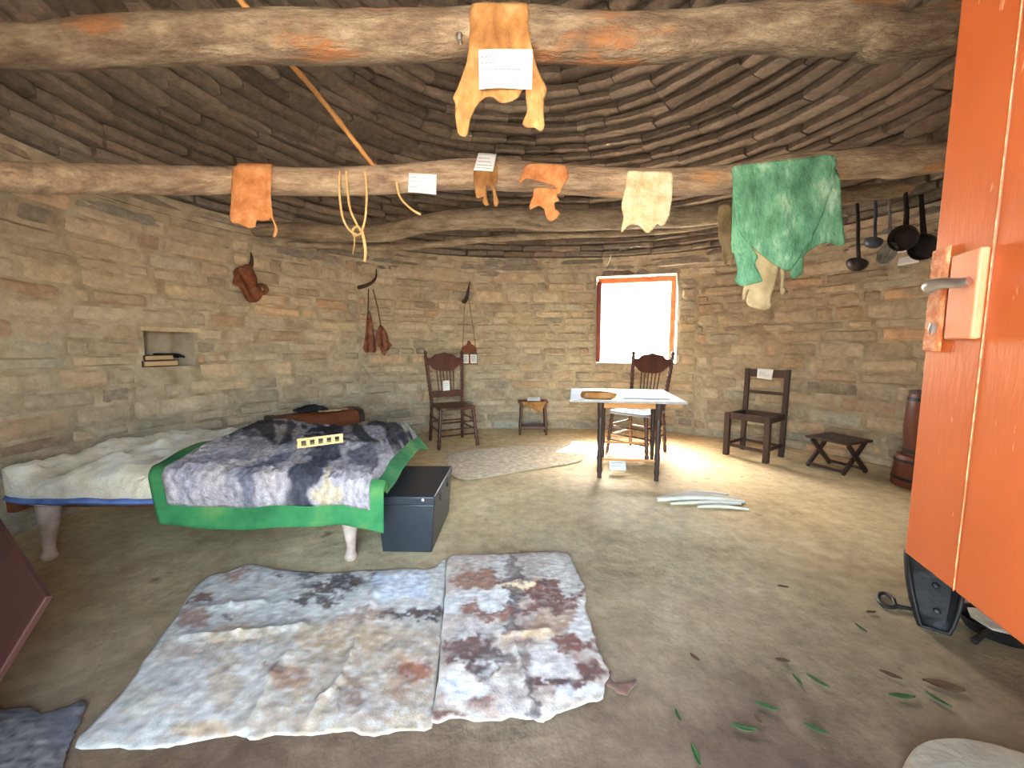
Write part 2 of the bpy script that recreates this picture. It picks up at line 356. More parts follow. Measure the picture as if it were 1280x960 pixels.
# ------------------------------------------------------------------ the round stone room
CX, CY = 0.5, 2.65
FOOT = [(-2.55, 1.40), (-3.0, 2.0), (-3.08, 2.7), (-2.84, 3.5), (-2.2, 4.42), (-1.2, 5.2), (-.4, 5.42), (.5, 5.47), (1.4, 5.4), (2.4, 5.08),
        (3.15, 4.48), (3.62, 3.75), (3.8, 2.8), (3.5, 1.6), (2.6, .55), (1.4, 0.02), (.5, -.2), (-.6, -.2), (-1.5, .5)]
pol = sorted((atan2(y - CY, x - CX) % (2 * pi), sqrt((x - CX) ** 2 + (y - CY) ** 2)) for x, y in FOOT)
NT = 720; RT = []
for k in range(NT):
    th = 2 * pi * k / NT; n = len(pol)
    i = max([q for q in range(n) if pol[q][0] <= th], default=-1)
    g = lambda q: (pol[q % n][0] + 2 * pi * (q // n), pol[q % n][1])
    a, b, c, d = g(i - 1), g(i), g(i + 1), g(i + 2); t = (th - b[0]) / (c[0] - b[0])
    m1 = (c[1] - a[1]) / (c[0] - a[0]) * (c[0] - b[0]); m2 = (d[1] - b[1]) / (d[0] - b[0]) * (c[0] - b[0])
    t2, t3 = t * t, t ** 3
    RT.append((2 * t3 - 3 * t2 + 1) * b[1] + (t3 - 2 * t2 + t) * m1 + (-2 * t3 + 3 * t2) * c[1] + (t3 - t2) * m2)
def grey(c, k):
    l = 0.3 * c[0] + 0.59 * c[1] + 0.11 * c[2]; return tuple(v + (l - v) * k for v in c)
def rbase(th):
    u = (th % (2 * pi)) / (2 * pi) * NT; i = int(u) % NT; t = u - int(u)
    return RT[i] * (1 - t) + RT[(i + 1) % NT] * t
PROF = [(0, 1.0), (1.2, 0.995), (1.9, 0.985), (2.2, 0.965), (2.6, 0.905), (3.0, 0.80), (3.4, 0.655), (3.8, 0.46), (4.1, 0.27), (4.32, 0.08), (4.5, 0.02)]
def sprof(h):
    for (a, sa), (b, sb) in zip(PROF, PROF[1:]):
        if h <= b: return sa + (sb - sa) * (h - a) / (b - a)
    return PROF[-1][1]
def surf(th, h, out=0.0):
    s = sprof(h); k = max(0.0, min(1.0, (1 - s) * 1.3)); r = (rbase(th) * (1 - k) + 3.0 * k) * s + out
    cx = CX + (-0.05 - CX) * k; cy = CY + 0.05 * k
    return Vector((cx + r * cos(th), cy + r * sin(th), h))
def theta_of(x, y): return atan2(y - CY, x - CX) % (2 * pi)
def wall_hit(px, py, back=0.0):
    d = ray(px, py); lo, hi = 0.3, 9.0
    for _ in range(50):
        t = (lo + hi) / 2; p = Vector((d.x * t, d.y * t, CAM_H + d.z * t))
        s = sprof(p.z); k = max(0.0, min(1.0, (1 - s) * 1.3)); cx = CX + (-0.05 - CX) * k; cy = CY + 0.05 * k
        th = atan2(p.y - cy, p.x - cx) % (2 * pi); r = (rbase(th) * (1 - k) + 3.0 * k) * s
        if (p.x - cx) ** 2 + (p.y - cy) ** 2 > (r - back) ** 2: hi = t
        else: lo = t
    return p, th
def inward(th): return Vector((-cos(th), -sin(th), 0))

WALL_TOP = 2.16
win_a = wall_hit(846, 400)[1]; win_b = wall_hit(746, 400)[1]            # window jambs
WIN = (win_a, win_b, 0.95, 2.12)
ni_a = wall_hit(243, 430)[1]; ni_b = wall_hit(180, 430)[1]
NI_Z = (wall_hit(212, 458)[0].z, wall_hit(212, 414)[0].z)
NICHE = (ni_a, ni_b, NI_Z[0], NI_Z[1])
DOOR = (theta_of(-0.74, -0.2), theta_of(0.47, -0.2), -1, 2.1)  # unseen doorway, opened wider to let more light reach the bed side
HOLES = [WIN, NICHE, DOOR]
def in_hole(t0, t1, z0, z1):
    return any(t1 > a + 1e-4 and t0 < b - 1e-4 and z1 > c + 1e-4 and z0 < d - 1e-4 for a, b, c, d in HOLES)
PAL = [(152, 134, 106), (166, 144, 110), (142, 130, 110), (172, 136, 96), (130, 122, 104), (112, 102, 90), (134, 136, 120), (158, 142, 118), (184, 142, 98), (146, 116, 90), (164, 150, 126)]
PW = [5, 5, 4, 2.5, 3, 1.2, 2, 5, 1.3, 1.6, 4]
SECT = [('wall_right', -0.55, 0.90), ('wall_back', 0.90, 2.42), ('wall_left', 2.42, 3.95), ('wall_front', 3.95, 2 * pi - 0.55)]
def wall_stones(g, ta, tb, rn):
    z = 0.0
    while z < WALL_TOP - 0.02:
        hgt = rn.choice((0.09, 0.11, 0.13, 0.15, 0.16)); hgt = min(hgt, WALL_TOP + 0.03 - z)
        t = ta + rn.uniform(-0.05, 0)
        while t < tb:
            wd = rn.uniform(0.14, 0.55) / rbase(t); t0, t1 = t, min(t + wd, tb); t += wd
            t0 = max(t0, ta)
            if t1 - t0 < 0.02: continue
            for (a, b, c, d) in HOLES:                                    # trim stones at openings
                if z + hgt > c + 0.01 and z < d - 0.01:
                    if t0 < a < t1 <= b: t1 = a - 0.004
                    elif a <= t0 < b < t1: t0 = b + 0.004
                    elif t0 < a and t1 > b: t1 = a - 0.004
            if t1 - t0 < 0.015 or in_hole(t0, t1, z, z + hgt): continue
            gap = 0.006 / 3; dz = 0.006; k = 0.0 if rn.random() < 0.12 else rn.uniform(0.004, 0.020)
            nx, ny = max(5, int((t1 - t0) * 3 / 0.05)), 5; seed = rn.uniform(0, 99)
            tilt = rn.uniform(-0.008, 0.008)
            cc = mixc(lin(rn.choices(PAL, PW)[0]), lin((158, 140, 112)), rn.uniform(0.1, 0.6)); br = rn.uniform(1.05, 1.75); cc = tuple(v * br for v in grey(cc, 0.25))
            vs, cs = [], []
            for j in range(ny + 1):
                for i in range(nx + 1):
                    u, v = i / nx, j / ny
                    ex = min(u, 1 - u) * (t1 - t0) * 3; ey = min(v, 1 - v) * hgt
                    e = min(ex / 0.028, ey / 0.02, 1.0); e = e * (2 - e)
                    tt = t0 + gap + u * (t1 - t0 - 2 * gap); zz = z + dz / 2 + v * (hgt - dz) + tilt * (u - 0.5)
                    wob = nz(u * 5 + seed, v * 3, seed) * 0.010
                    p = surf(tt + wob * 0.3 * (1 if 0 < u < 1 else 0.6), max(0, zz + wob * 0.5), -(-0.012 + (0.014 + k) * e + nz(u * 6 + seed, v * 4 + seed) * 0.010 * e))
                    vs.append(p); cs.append(tuple(q * (1 + 0.25 * nz(u * 4 + seed, v * 3, 7)) for q in cc))
            fs = [(j * (nx + 1) + i, j * (nx + 1) + i + 1, (j + 1) * (nx + 1) + i + 1, (j + 1) * (nx + 1) + i) for j in range(ny) for i in range(nx)]
            g.add(vs, fs, None, cs)
        z += hgt
for nm, ta, tb in SECT:
    cuts = set([ta, tb]); zc = set([0.0, WALL_TOP + 0.2])
    for a, b, c, d in HOLES:
        for off in (0, 2 * pi, -2 * pi):
            for q in (a + off, b + off):
                if ta < q < tb: cuts.add(q)
        zc.update(v for v in (c, d) if v > 0)
    k = int((tb - ta) / 0.03); cuts.update(ta + (tb - ta) * i / k for i in range(k)); zc.update(i * 0.09 for i in range(27) if i * 0.09 < WALL_TOP + 0.2)
    T = sorted(cuts); Z = sorted(zc); g = G()
    vs = [surf(t, z, 0.004 + 0.006 * nz(t * 9, z * 4, 3)) for z in Z for t in T]; fs = []
    for j in range(len(Z) - 1):
        for i in range(len(T) - 1):
            tm = ((T[i] + T[i + 1]) / 2) % (2 * pi)
            if in_hole(tm - 1e-3, tm + 1e-3, Z[j], Z[j + 1]): continue
            fs.append((j * len(T) + i, j * len(T) + i + 1, (j + 1) * len(T) + i + 1, (j + 1) * len(T) + i))
    g.add(vs, fs)
    wo = structure(build(nm, g, M_MORTAR, smooth=True))
    gs = G(); wall_stones(gs, ta % (2 * pi) if ta >= 0 else ta, tb if ta >= 0 else tb, random.Random(len(nm) * 7 + int(tb * 100)))
    so2 = build('wall_stonework', gs, M_STONE, parent=wo, smooth=True)
# reveals of the openings
def reveal(name, hole, depth, m, parent=None, back=False, splay=0.0):
    a, b, c, d = hole; g = G(); c = max(c, 0)
    q = [surf(a, c, 0.004), surf(b, c, 0.004), surf(b, d, 0.004), surf(a, d, 0.004)]
    tm = (a + b) / 2; o = Vector((cos(tm), sin(tm), 0)) * depth
    n = 8
    for i in range(4):
        p0, p1 = q[i], q[(i + 1) % 4]
        vs = []
        for j in range(5):
            for k in range(n + 1):
                p = p0.lerp(p1, k / n) + o * (j / 4)
                if 0 < j < 4: p += Vector((nz(p.x * 9, p.y * 9, p.z * 9), nz(p.z * 9, p.x * 9), nz(p.y * 9, p.z * 9))) * 0.012
                vs.append(p)
        g.add(vs, [(j * (n + 1) + k, j * (n + 1) + k + 1, (j + 1) * (n + 1) + k + 1, (j + 1) * (n + 1) + k) for j in range(4) for k in range(n)])
    if back:
        g.add([p + o for p in q], [(0, 1, 2, 3)])
    return structure(build(name, g, m, smooth=False))
reveal('trim_1', WIN, 0.5, M_WHITEWASH)
reveal('trim_2', NICHE, 0.26, M_STEP, back=True)
reveal('trim_3', DOOR, 0.28, M_MORTAR)

# corbelled ceiling: ring over ring of flat stones, each ring stepping further in
g = G(); rn = random.Random(5)
DPAL = [(128, 106, 80), (112, 94, 72), (140, 114, 84), (100, 86, 68), (150, 128, 98), (122, 96, 70), (134, 116, 92)]
z = 2.12; ring = 0
while z < 4.34:
    th = rn.uniform(0.055, 0.085) if z > 2.5 else rn.uniform(0.07, 0.10); t = rn.uniform(0, 0.2); tend = t + 2 * pi
    sr = max(0.3, 3.05 * sprof(z))
    while t < tend - 0.02:
        wd = rn.uniform(0.2, 0.75) / sr; t1 = min(t + wd, tend)
        if tend - t1 < 0.08: t1 = tend
        n = max(3, int((t1 - t) * sr / 0.07)); seed = rn.uniform(0, 99)
        dr = rn.uniform(-0.025, 0.02); dz = rn.uniform(-0.008, 0.008); tl = rn.uniform(-0.012, 0.012)
        lowk = 1 - sstep(2.1, 2.75, z); cc = mixc(mixc(lin(rn.choice(DPAL)), lin((134, 110, 82)), 0.5), mixc(lin(rn.choices(PAL, PW)[0]), lin((158, 140, 112)), 0.4), lowk); br = rn.uniform(0.9, 1.5); cc = tuple(v * br for v in grey(cc, 0.45))
        prof = [(0.24, -0.004), (0.10, 0.0), (0.018, 0.002), (0.002, 0.008), (0.0, th * 0.5), (0.004, th - 0.012), (0.02, th - 0.003), (0.26, th)]
        vs, cs = [], []
        for i in range(n + 1):
            u = i / n; tt = t + 0.004 / sr + u * (t1 - t - 0.008 / sr)
            for (o, hz) in prof:
                e = 0.02 if i in (0, n) else 0.0
                hh = z + hz + dz + tl * (u - 0.5) + 0.006 * nz(u * 4 + seed, 1.3, seed)
                p = surf(tt, min(z + 0.03, 4.4), o + dr + e + 0.016 * nz(u * 5 + seed, hz * 30, seed))
                vs.append((p.x, p.y, hh)); cs.append(tuple(q * (1 + 0.2 * nz(u * 5 + seed, hz * 20)) for q in cc))
        m = len(prof)
        fs = [(i * m + j, (i + 1) * m + j, (i + 1) * m + j + 1, i * m + j + 1) for i in range(n) for j in range(m - 1)]
        fs += [tuple(range(m)), tuple(n * m + j for j in reversed(range(m)))]
        g.add(vs, fs, None, cs); t = t1
    z += th; ring += 1
ceil = structure(build('ceiling', g, M_DOME, smooth=True))
g = G(); ZS = [2.1 + i * 0.12 for i in range(21)]
g.grid(96, len(ZS) - 1, lambda u, v: surf(u * 2 * pi, ZS[int(round(v * (len(ZS) - 1)))] - 0.06 + (0.2 if v == 0 else 0), 0.16 if v > 0 else 0.0))
g.add([(-2, 0.5, 4.56), (2, 0.5, 4.56), (2, 5, 4.56), (-2, 5, 4.56)], [(0, 1, 2, 3)])
structure(build('ceiling_fill', g, M_DARKFILL, parent=ceil))

g = G(); g.grid(90, 90, lambda u, v: (-4.2 + 8.6 * u, -1.2 + 7.6 * v, 0.0))
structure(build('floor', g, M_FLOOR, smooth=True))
g = G(); g.grid(8, 8, lambda u, v: (-120 + 240 * u, -120 + 240 * v, -0.03))
structure(build('ground_outside', g, M_SOIL))

# ------------------------------------------------------------------ window frame and shutter
wa, wb = surf(WIN[0], 1.5), surf(WIN[1], 1.5)
wx = (wa - wb); wx.z = 0; wlen = wx.length; wx.normalize(); wy = Vector((-wx.y, wx.x, 0))
wy = wy if wy.y > 0 else -wy
def WM(u, v, z): return wb + wx * u + wy * v + Vector((0, 0, z - 1.5))
win = structure(thing('window_1', None, None, WM(0, 0, WIN[2])))
def wbox(name, u0, u1, v0, v1, z0, z1, m, bv=0.006):
    g = G(); vs = [WM(u, v, z) for z in (z0, z1) for v in (v0, v1) for u in (u0, u1)]
    g.add(vs, [(0, 2, 3, 1), (4, 5, 7, 6), (0, 1, 5, 4), (2, 6, 7, 3), (0, 4, 6, 2), (1, 3, 7, 5)])
    return build(name, g, m, parent=win, world=True, bevel=bv)
wbox('frame', 0.0, wlen, 0.10, 0.17, 2.05, 2.12, M_WINFR)
wbox('frame', wlen - 0.07, wlen, 0.10, 0.17, 0.955, 2.05, M_WINFR)
wbox('frame', 0.0, 0.07, 0.10, 0.17, 0.955, 2.05, M_WINFR)
wbox('shutter', 0.005, 0.06, -0.20, 0.09, 0.97, 2.03, M_SHUT)

# ------------------------------------------------------------------ roof beams
class Beam:
    def __init__(s, px_pts, rad_px, ext):
        P = [W(*p) for p in px_pts]
        rr = []
        for p, q in zip(P, rad_px):
            d = (p - Vector((0, 0, CAM_H))); rr.append(q / FPX * (d.y * cos(PITCH) - d.z * sin(PITCH)) * (d.y / sqrt(d.y ** 2 + d.z ** 2)) ** 0.6)
        a, b = ext; a, b = Vector(a), Vector(b)
        s.pts = catmull([(*a, rr[0])] + [(*p, r) for p, r in zip(P, rr)] + [(*b, rr[-1])], 14)
    def at(s, x):
        for p, q in zip(s.pts, s.pts[1:]):
            if p[0] <= x <= q[0] or x < s.pts[0][0]:
                t = (x - p[0]) / (q[0] - p[0] + 1e-9); return tuple(p[i] + (q[i] - p[i]) * t for i in (1, 2, 3))
        return s.pts[-1][1:]
    def geo(s, seed, knob):
        g = G(); n = 28; pts = [Vector(p[:3]) for p in s.pts]; rd = [p[3] for p in s.pts]
        g.tube(pts, rd, n); out = []
        for p in g.v:
            k = 1 + 0.09 * nz(p[0] * 2.5, p[1] * 6, p[2] * 6 + seed) + knob * nz(p[0] * 14, p[1] * 22, p[2] * 22 + seed)
            yc, zc, r = s.at(p[0]); out.append((p[0], yc + (p[1] - yc) * k, zc + (p[2] - zc) * k))
        g.v = out; return g
B1 = Beam([(0, 56, 1.40), (150, 51, 1.42), (300, 48, 1.44), (450, 47, 1.44), (560, 45, 1.44), (660, 43, 1.44), (760, 49, 1.44), (850, 45, 1.44), (930, 36, 1.43), (1020, 36, 1.42), (1100, 36, 1.40), (1175, 37, 1.38)],
          [27, 29, 30, 31, 31, 32, 30, 31, 29, 31, 30, 29], ((-2.35, 1.36, 2.28), (3.35, 1.2, 2.45)))
B2 = Beam([(0, 221, 1.78), (120, 224, 2.0), (200, 225, 2.12), (300, 226, 2.2), (400, 228, 2.25), (500, 224, 2.28), (590, 218, 2.3), (700, 224, 2.3), (800, 229, 2.3), (900, 225, 2.28), (1000, 210, 2.25), (1100, 202, 2.22), (1165, 197, 2.2)],
          [19, 18, 17.5, 17, 17, 17, 18, 18, 17, 17, 18, 19, 20], ((-2.6, 1.7, 1.97), (3.8, 2.1, 2.42)))
B3 = Beam([(330, 287, 3.86), (420, 291, 3.82), (480, 291, 3.8), (540, 278, 3.76), (620, 272, 3.74), (700, 275, 3.72), (800, 273, 3.68), (900, 268, 3.62), (1050, 246, 3.5), (1150, 234, 3.42)],
          [9, 10, 11, 12, 12.5, 13, 13, 12, 11, 10], ((-2.78, 4.0, 2.33), (3.75, 3.38, 2.52)))
tag(build('roof_beam', B1.geo(1, 0.05), M_BARK1, smooth=True), 'thick pale peeled roof log nearest the doorway, carrying the largest tan hide', 'beam', 'roof beams')
tag(build('roof_beam', B2.geo(7, 0.03), M_BARK2, smooth=True), 'second brown roof log hung with hides, labels and the green hide', 'beam', 'roof beams')
tag(build('roof_beam', B3.geo(13, 0.03), M_BARK3, smooth=True), 'thin crooked grey log farthest from the doorway, close to the window wall', 'beam', 'roof beams')
PL = [Vector((-2.5, 4.12, 2.24))] + [W(*p) for p in ((500, 309, 4.2), (600, 300, 4.15), (700, 294, 4.1), (800, 291, 4.05), (900, 279, 3.98))] + [Vector((3.5, 3.72, 2.62))]
g = G(); pp = catmull(PL, 8); g.tube(pp, [0.032 + 0.006 * nz(p[0] * 2) for p in pp], 12)
tag(build('thin_pole', g, M_BARK3), 'thin straight pole running just below the farthest grey log', 'pole')
CP = [W(468, 209, 2.27), W(400, 122, 2.0), W(345, 58, 1.84), W(300, 0, 1.74), W(268, -42, 1.66)]
g = G(); pp = catmull([tuple(p) for p in CP], 10)
g.tube(pp, [0.0125 + (0.0035 if i % 7 == 0 else 0) for i in range(len(pp))], 10)
tag(build('cane', g, M_CANE), 'yellow cane slanting from the ceiling down to the second roof log', 'cane')

# ------------------------------------------------------------------ hides and cloths over the beams
def hang_pts(bm_, pts_px, gap=0.004, rag=0.0, over=True):
    out = []
    for (px, py) in pts_px:
        yc, zc, r = bm_.at(W(px, py, bm_.at(0)[0]).x)
        for _ in range(3):
            p = W(px, py, yc - r - gap); yc, zc, r = bm_.at(p.x)
        s = p.z - zc
        if s > 0.0: s = math.asin(min(1.0, s / (r + gap))) * (r + gap)
        if over and p.z - zc > 0.62 * r: s = (r + gap) * 2.5
        out.append((p.x, s))
    return out
def hang_map(bm_, gap=0.004, amp=0.0, freq=30, seed=0.0, out=0.0):
    def fn(u, s):
        yc, zc, r = bm_.at(u); q = r * 1.09 + gap
        wv = amp * (0.5 + 0.5 * sin(u * freq + seed + 3 * nz(u * 5, s * 4, seed))) + 0.006 * nz(u * 20, s * 20, seed)
        if s <= 0: return (u, yc - q - wv * min(1, -s / 0.08) - out * min(1.0, -s / 0.3), zc + s)
        a = s / q; return (u, yc - q * cos(a), zc + q * sin(a))
    return fn
def ragged(pts, n=3, amp=0.003, seed=0.0):
    p = catmull(pts, n, True); return [(a + amp * nz(a * 60, b * 60, seed), b + amp * nz(b * 60, a * 60, seed + 9)) for a, b in p]
def hide(name, b, outline, m, label, cat, step=0.012, gap=0.004, amp=0.006, freq=40, seed=0.0, rag=0.003, thick=0.004, over=True, n=3, extra=()):
    g = G(); g.sheet(ragged(hang_pts(b, outline, gap, over=over), n, rag, seed), step, hang_map(b, gap, amp, freq, seed))
    for (ol, gp, am, sd_) in extra:
        g.sheet(ragged(hang_pts(b, ol, gp, over=over), n, rag, sd_), step, hang_map(b, gp, am, freq, sd_))
    o = g.v[0]; yc, zc, r = b.at(o[0])
    return tag(build(name, g, m, loc=(o[0], yc, zc), world=True, solid=thick, offset=1.0), label, cat)
hide('tan_hide', B1, [(590, 6), (624, 6), (658, 6), (660, 30), (664, 62), (672, 92), (683, 114), (679, 128), (679, 148), (680, 160), (675, 167), (668, 163), (660, 163), (653, 158), (656, 150), (659, 140), (657, 126), (656, 112), (648, 124), (638, 129), (626, 131), (617, 124), (607, 124), (599, 130), (594, 138), (588, 152), (585, 170), (579, 173), (573, 168), (570, 150), (570, 132), (567, 126), (573, 112), (581, 92), (586, 70), (588, 40)],
     M_HIDETAN, 'largest tan hide with two legs hanging over the log nearest the doorway', 'hide', amp=0.005, freq=25, rag=0.001, n=2, step=0.01)
hide('orange_hide', B2, [(300, 207), (315, 206), (330, 208), (340, 218), (341, 240), (342, 262), (345, 276), (349, 288), (347, 298), (344, 296), (346, 284), (341, 274), (338, 276), (330, 277), (322, 276), (320, 284), (312, 286), (302, 281), (290, 277), (290, 255), (291, 232), (292, 214)],
     M_HIDEOR, 'rough orange-brown hide with a thin tail draped over the second log', 'hide', amp=0.012, freq=45, seed=3)
hide('small_hide', B2, [(597, 203), (608, 202), (620, 204), (622, 216), (622, 228), (619, 232), (621, 245), (624, 254), (621, 259), (617, 257), (617, 246), (615, 236), (609, 233), (608, 236), (609, 250), (612, 256), (607, 258), (603, 252), (606, 246), (597, 249), (594, 240), (592, 224), (593, 208)],
     M_HIDETAN, 'small tan hide with narrow dangling legs, a grey card above it', 'hide', step=0.008, amp=0.003, seed=5, rag=0.0015, n=2)
hide('small_hide', B2, [(658, 207), (680, 204), (705, 207), (709, 214), (711, 222), (704, 232), (700, 242), (697, 243), (693, 234), (685, 231), (672, 227), (657, 224), (651, 230), (648, 226), (653, 218)],
     M_HIDEOR, 'small brown hide piece draped over the log left of the cream hide', 'hide', step=0.008, amp=0.002, seed=6, rag=0.0015, n=2,
     extra=[([(668, 237), (680, 236), (697, 238), (696, 246), (699, 252), (693, 254), (694, 262), (700, 268), (689, 278), (682, 270), (680, 262), (672, 258), (663, 263), (662, 256), (666, 246)], 0.002, 0.001, 8)])
hide('cream_hide', B2, [(785, 214), (800, 215), (820, 215), (838, 216), (840, 232), (838, 252), (835, 270), (830, 281), (825, 283), (820, 281), (815, 288), (808, 292), (802, 287), (796, 282), (786, 282), (778, 290), (776, 288), (779, 272), (776, 258), (780, 240), (783, 226)],
     M_HIDECR, 'cream white hide with a ragged lower edge hung over the second log', 'hide', amp=0.006, freq=35, seed=9)
gr = hide('green_hide', B2, [(916, 209), (950, 204), (1000, 199), (1041, 195), (1040, 220), (1035, 242), (1026, 265), (1012, 298), (998, 322), (986, 338), (978, 338), (966, 332), (950, 318), (935, 306), (922, 292), (917, 270), (914, 240), (915, 225)],
          M_GREENCL, 'large mottled green hide spread over the second log beside the hanging ladles', 'hide', step=0.014, gap=0.014, amp=0.014, freq=30, seed=2, rag=0.002, n=3,
          extra=[([(1012, 204), (1044, 214), (1048, 250), (1052, 290), (1053, 306), (1042, 308), (1036, 304), (1022, 306), (1010, 314), (1002, 322), (1000, 340), (994, 348), (987, 346), (990, 332), (1004, 300), (1012, 260)], 0.006, 0.006, 4),
                 ([(914, 238), (924, 240), (926, 270), (934, 298), (938, 312), (944, 322), (941, 330), (948, 346), (950, 352), (936, 356), (926, 358), (917, 352), (920, 340), (917, 318), (913, 314), (914, 280)], 0.008, 0.012, 6)])
hide('khaki_cloth', B2, [(930, 214), (972, 210), (974, 250), (972, 300), (972, 330), (968, 352), (962, 372), (963, 382), (958, 387), (945, 386), (934, 382), (932, 376), (936, 360), (930, 374), (926, 372), (930, 350), (934, 320), (932, 270)],
     M_KHAKI, 'pale khaki cloth hanging lower, from under the green hide', 'cloth', gap=0.001, amp=0.005, freq=60, seed=12, rag=0.002,
     extra=[([(974, 330), (978, 330), (980, 342), (978, 356), (980, 362), (976, 368), (973, 364), (975, 352)], 0.001, 0.002, 3)])
hide('cream_strip', B3, [(898, 258), (912, 257), (913, 280), (914, 305), (916, 322), (912, 333), (909, 326), (906, 334), (902, 324), (901, 310), (897, 296), (897, 274)],
     M_KHAKI, 'narrow pale strip hanging from the farthest log beside the green hide', 'hide strip', amp=0.006, freq=60, seed=15, rag=0.003)
# rawhide thong loops
def thong(b, px_pts, r=0.006, dy=0.0):
    out = []
    for px, py in px_pts:
        x = W(px, py, 2.25).x; yc, zc, rr = b.at(x); out.append(tuple(W(px, py, yc - rr * 1.1 - 0.008 + dy)))
    return catmull(out, 5)
t = thing('thong_loop', 'looped rawhide thong dangling from the second log left of the white card', 'thong', W(440, 216, 2.2))
for pts in ([(425, 214), (424, 232), (425, 250), (428, 270), (434, 284), (441, 291), (446, 293)], [(456, 214), (458, 235), (458, 258), (455, 280), (450, 292), (443, 294), (441, 287), (447, 283), (451, 288)], [(433, 214), (434, 235), (438, 262), (447, 282)]):
    pp = thong(B2, pts); g = G(); g.tube(pp, 0.006, 8); build('loop', g, M_THONG, parent=t, world=True)
g = G(); g.tube(thong(B2, [(452, 288), (455, 300), (457, 315), (456, 327)], dy=-0.01), 0.008, 8); build('tail', g, M_THONG, parent=t, world=True)
g = G(); g.tube(thong(B2, [(443, 292), (443, 305), (441, 318)], dy=-0.01), 0.003, 6); build('tail', g, M_THONG, parent=t, world=True)
g = G(); pp = thong(B2, [(496, 228), (499, 244), (508, 256), (518, 264), (526, 268)]); g.tube(pp, 0.006, 8)
tag(build('thong_strip', g, M_THONG, loc=pp[0], world=True), 'single thin rawhide strip trailing below the log near the white card', 'thong')

# ------------------------------------------------------------------ white exhibit cards with writing
def card(label, corners, rows, bow=0.004, group='exhibit cards', name='label_card', blue=False, frac=0.9):
    tl, tr, br, bl = [Vector(c) for c in corners]
    nrm = (tr - tl).cross(bl - tl).normalized()
    if nrm.dot(Vector((0, 0, CAM_H)) - tl) < 0: nrm = -nrm
    def P(u, v, o=0.0): return tl.lerp(tr, u).lerp(bl.lerp(br, u), v) + nrm * (o + bow * sin(pi * u * 1.6) * (0.4 + v))
    g = G(); g.grid(10, 6, lambda u, v: P(u, v)); c0 = P(0.5, 0.5)
    o = tag(build(name, g, M_PAPER, loc=tuple(c0), world=True, solid=0.0016, offset=0.0), label, 'label card', group)
    gi = G(); rr = random.Random(len(label)); h = 0.045
    for v, a, b in rows:
        u = a
        while u < b:
            wd = rr.uniform(0.03, 0.08); e = min(u + wd, b)
            gi.add([P(u, v - h / 2, .0016), P(e, v - h / 2, .0016), P(e, v + h / 2, .0016), P(u, v + h / 2, .0016)], [(0, 1, 2, 3)]); u = e + 0.018
    build('writing', gi, M_INK, parent=o, world=True, smooth=False)
    return o
def front(b, px, py, lift=0.012):
    yc = b.at(0)[0]
    for _ in range(4):
        p = W(px, py, yc); q = b.at(p.x); yc = q[0] - q[2] * 1.09 - lift
    return W(px, py, yc)
ROWS5 = [(0.2, 0.05, 0.25), (0.36, 0.05, 0.3), (0.52, 0.05, 0.78), (0.92, 0.06, 0.5)]
card('large white card pinned on the largest tan hide', [front(B1, 598, 62, .024), front(B1, 666, 61, .024), front(B1, 665, 110, .024), front(B1, 599, 112, .024)], ROWS5)
card('white card fixed flat to the second log, beside the looped rawhide thong', [front(B2, 511, 216), front(B2, 546, 218), front(B2, 545, 243), front(B2, 510, 240)], [(0.22, 0.08, 0.6), (0.42, 0.08, 0.55), (0.72, 0.08, 0.4), (0.88, 0.08, 0.75)], 0.002)
q = front(B2, 607, 210, .030); yy = q.y
card('grey-shaded card standing up on the small hide with narrow legs', [W(598, 191, yy + .03), W(621, 192, yy + .03), W(616, 214, yy), W(592, 213, yy)], [(0.3, 0.1, 0.7), (0.5, 0.1, 0.8), (0.7, 0.1, 0.9), (0.86, 0.1, 0.9)], 0.001)
# screw in the front log
g = G(); p = front(B1, 574, 46, 0.0); g.lathe([(0.004, -0.03), (0.004, 0.0), (0.011, 0.002), (0.012, 0.006), (0.007, 0.012), (0.001, 0.013)], 12, TM((0, 0.0, 0), pi / 2))
tag(build('screw', g, M_CHROME, loc=tuple(p)), 'shiny screw head in the front log beside the largest hide', 'screw')

# ------------------------------------------------------------------ things hung on the wall
def spread(pts, k=6): return catmull(pts, k)
def wallframe(px, py, off=0.02):
    p, th = wall_hit(px, py); n = inward(th); x = Vector((-n.y, n.x, 0))
    if x.x < 0: x = -x
    M = Matrix(((x.x, n.x, 0, 0), (x.y, n.y, 0, 0), (0, 0, 1, 0), (0, 0, 0, 1))); p = p + n * off
    s = p.y / FPX                                                     # metres per photo pixel here
    return p, M, s 
def on_wall(name, label, cat, px, py, group=None, off=0.02):
    p, M, s = wallframe(px, py, off); t = thing(name, label, cat, p, 0, group); return t, M, s
# horn pegs
def horn_geo(M, pts, r0):
    pp = catmull(pts, 6); k = len(pp); g = G(); g.tube([M @ Vector(p) for p in pp], [r0 * (1 - 0.88 * (i / (k - 1)) ** 1.3) for i in range(k)], 12); return g
t, M, s = on_wall('horn_peg', 'curved black horn peg on the wall holding two leather flaps on thongs', 'horn peg', 457, 358)
build('horn', horn_geo(M, [(-8 * s, -0.05, -2 * s), (-3 * s, 0.05, 0), (4 * s, 0.09, 5 * s), (8 * s, 0.10, 12 * s), (8 * s, 0.10, 21 * s)], 0.026), M_HORN, parent=t)
tb, M, s = on_wall('leather_flaps', 'two brown leather flaps hanging on black thongs from a horn peg', 'leather flaps', 457, 360, off=0.09)
for a, b in (((-1, -2), (-5, -55)), ((5, -2), (15, -48))):
    g = G(); g.tube([M @ Vector((a[0] * s, 0, a[1] * s)), M @ Vector(((a[0] + b[0]) / 2 * s, 0.01, (a[1] + b[1]) / 2 * s)), M @ Vector((b[0] * s, -0.02, b[1] * s))], 0.007, 8)
    build('thong', g, M_HORN, parent=tb)
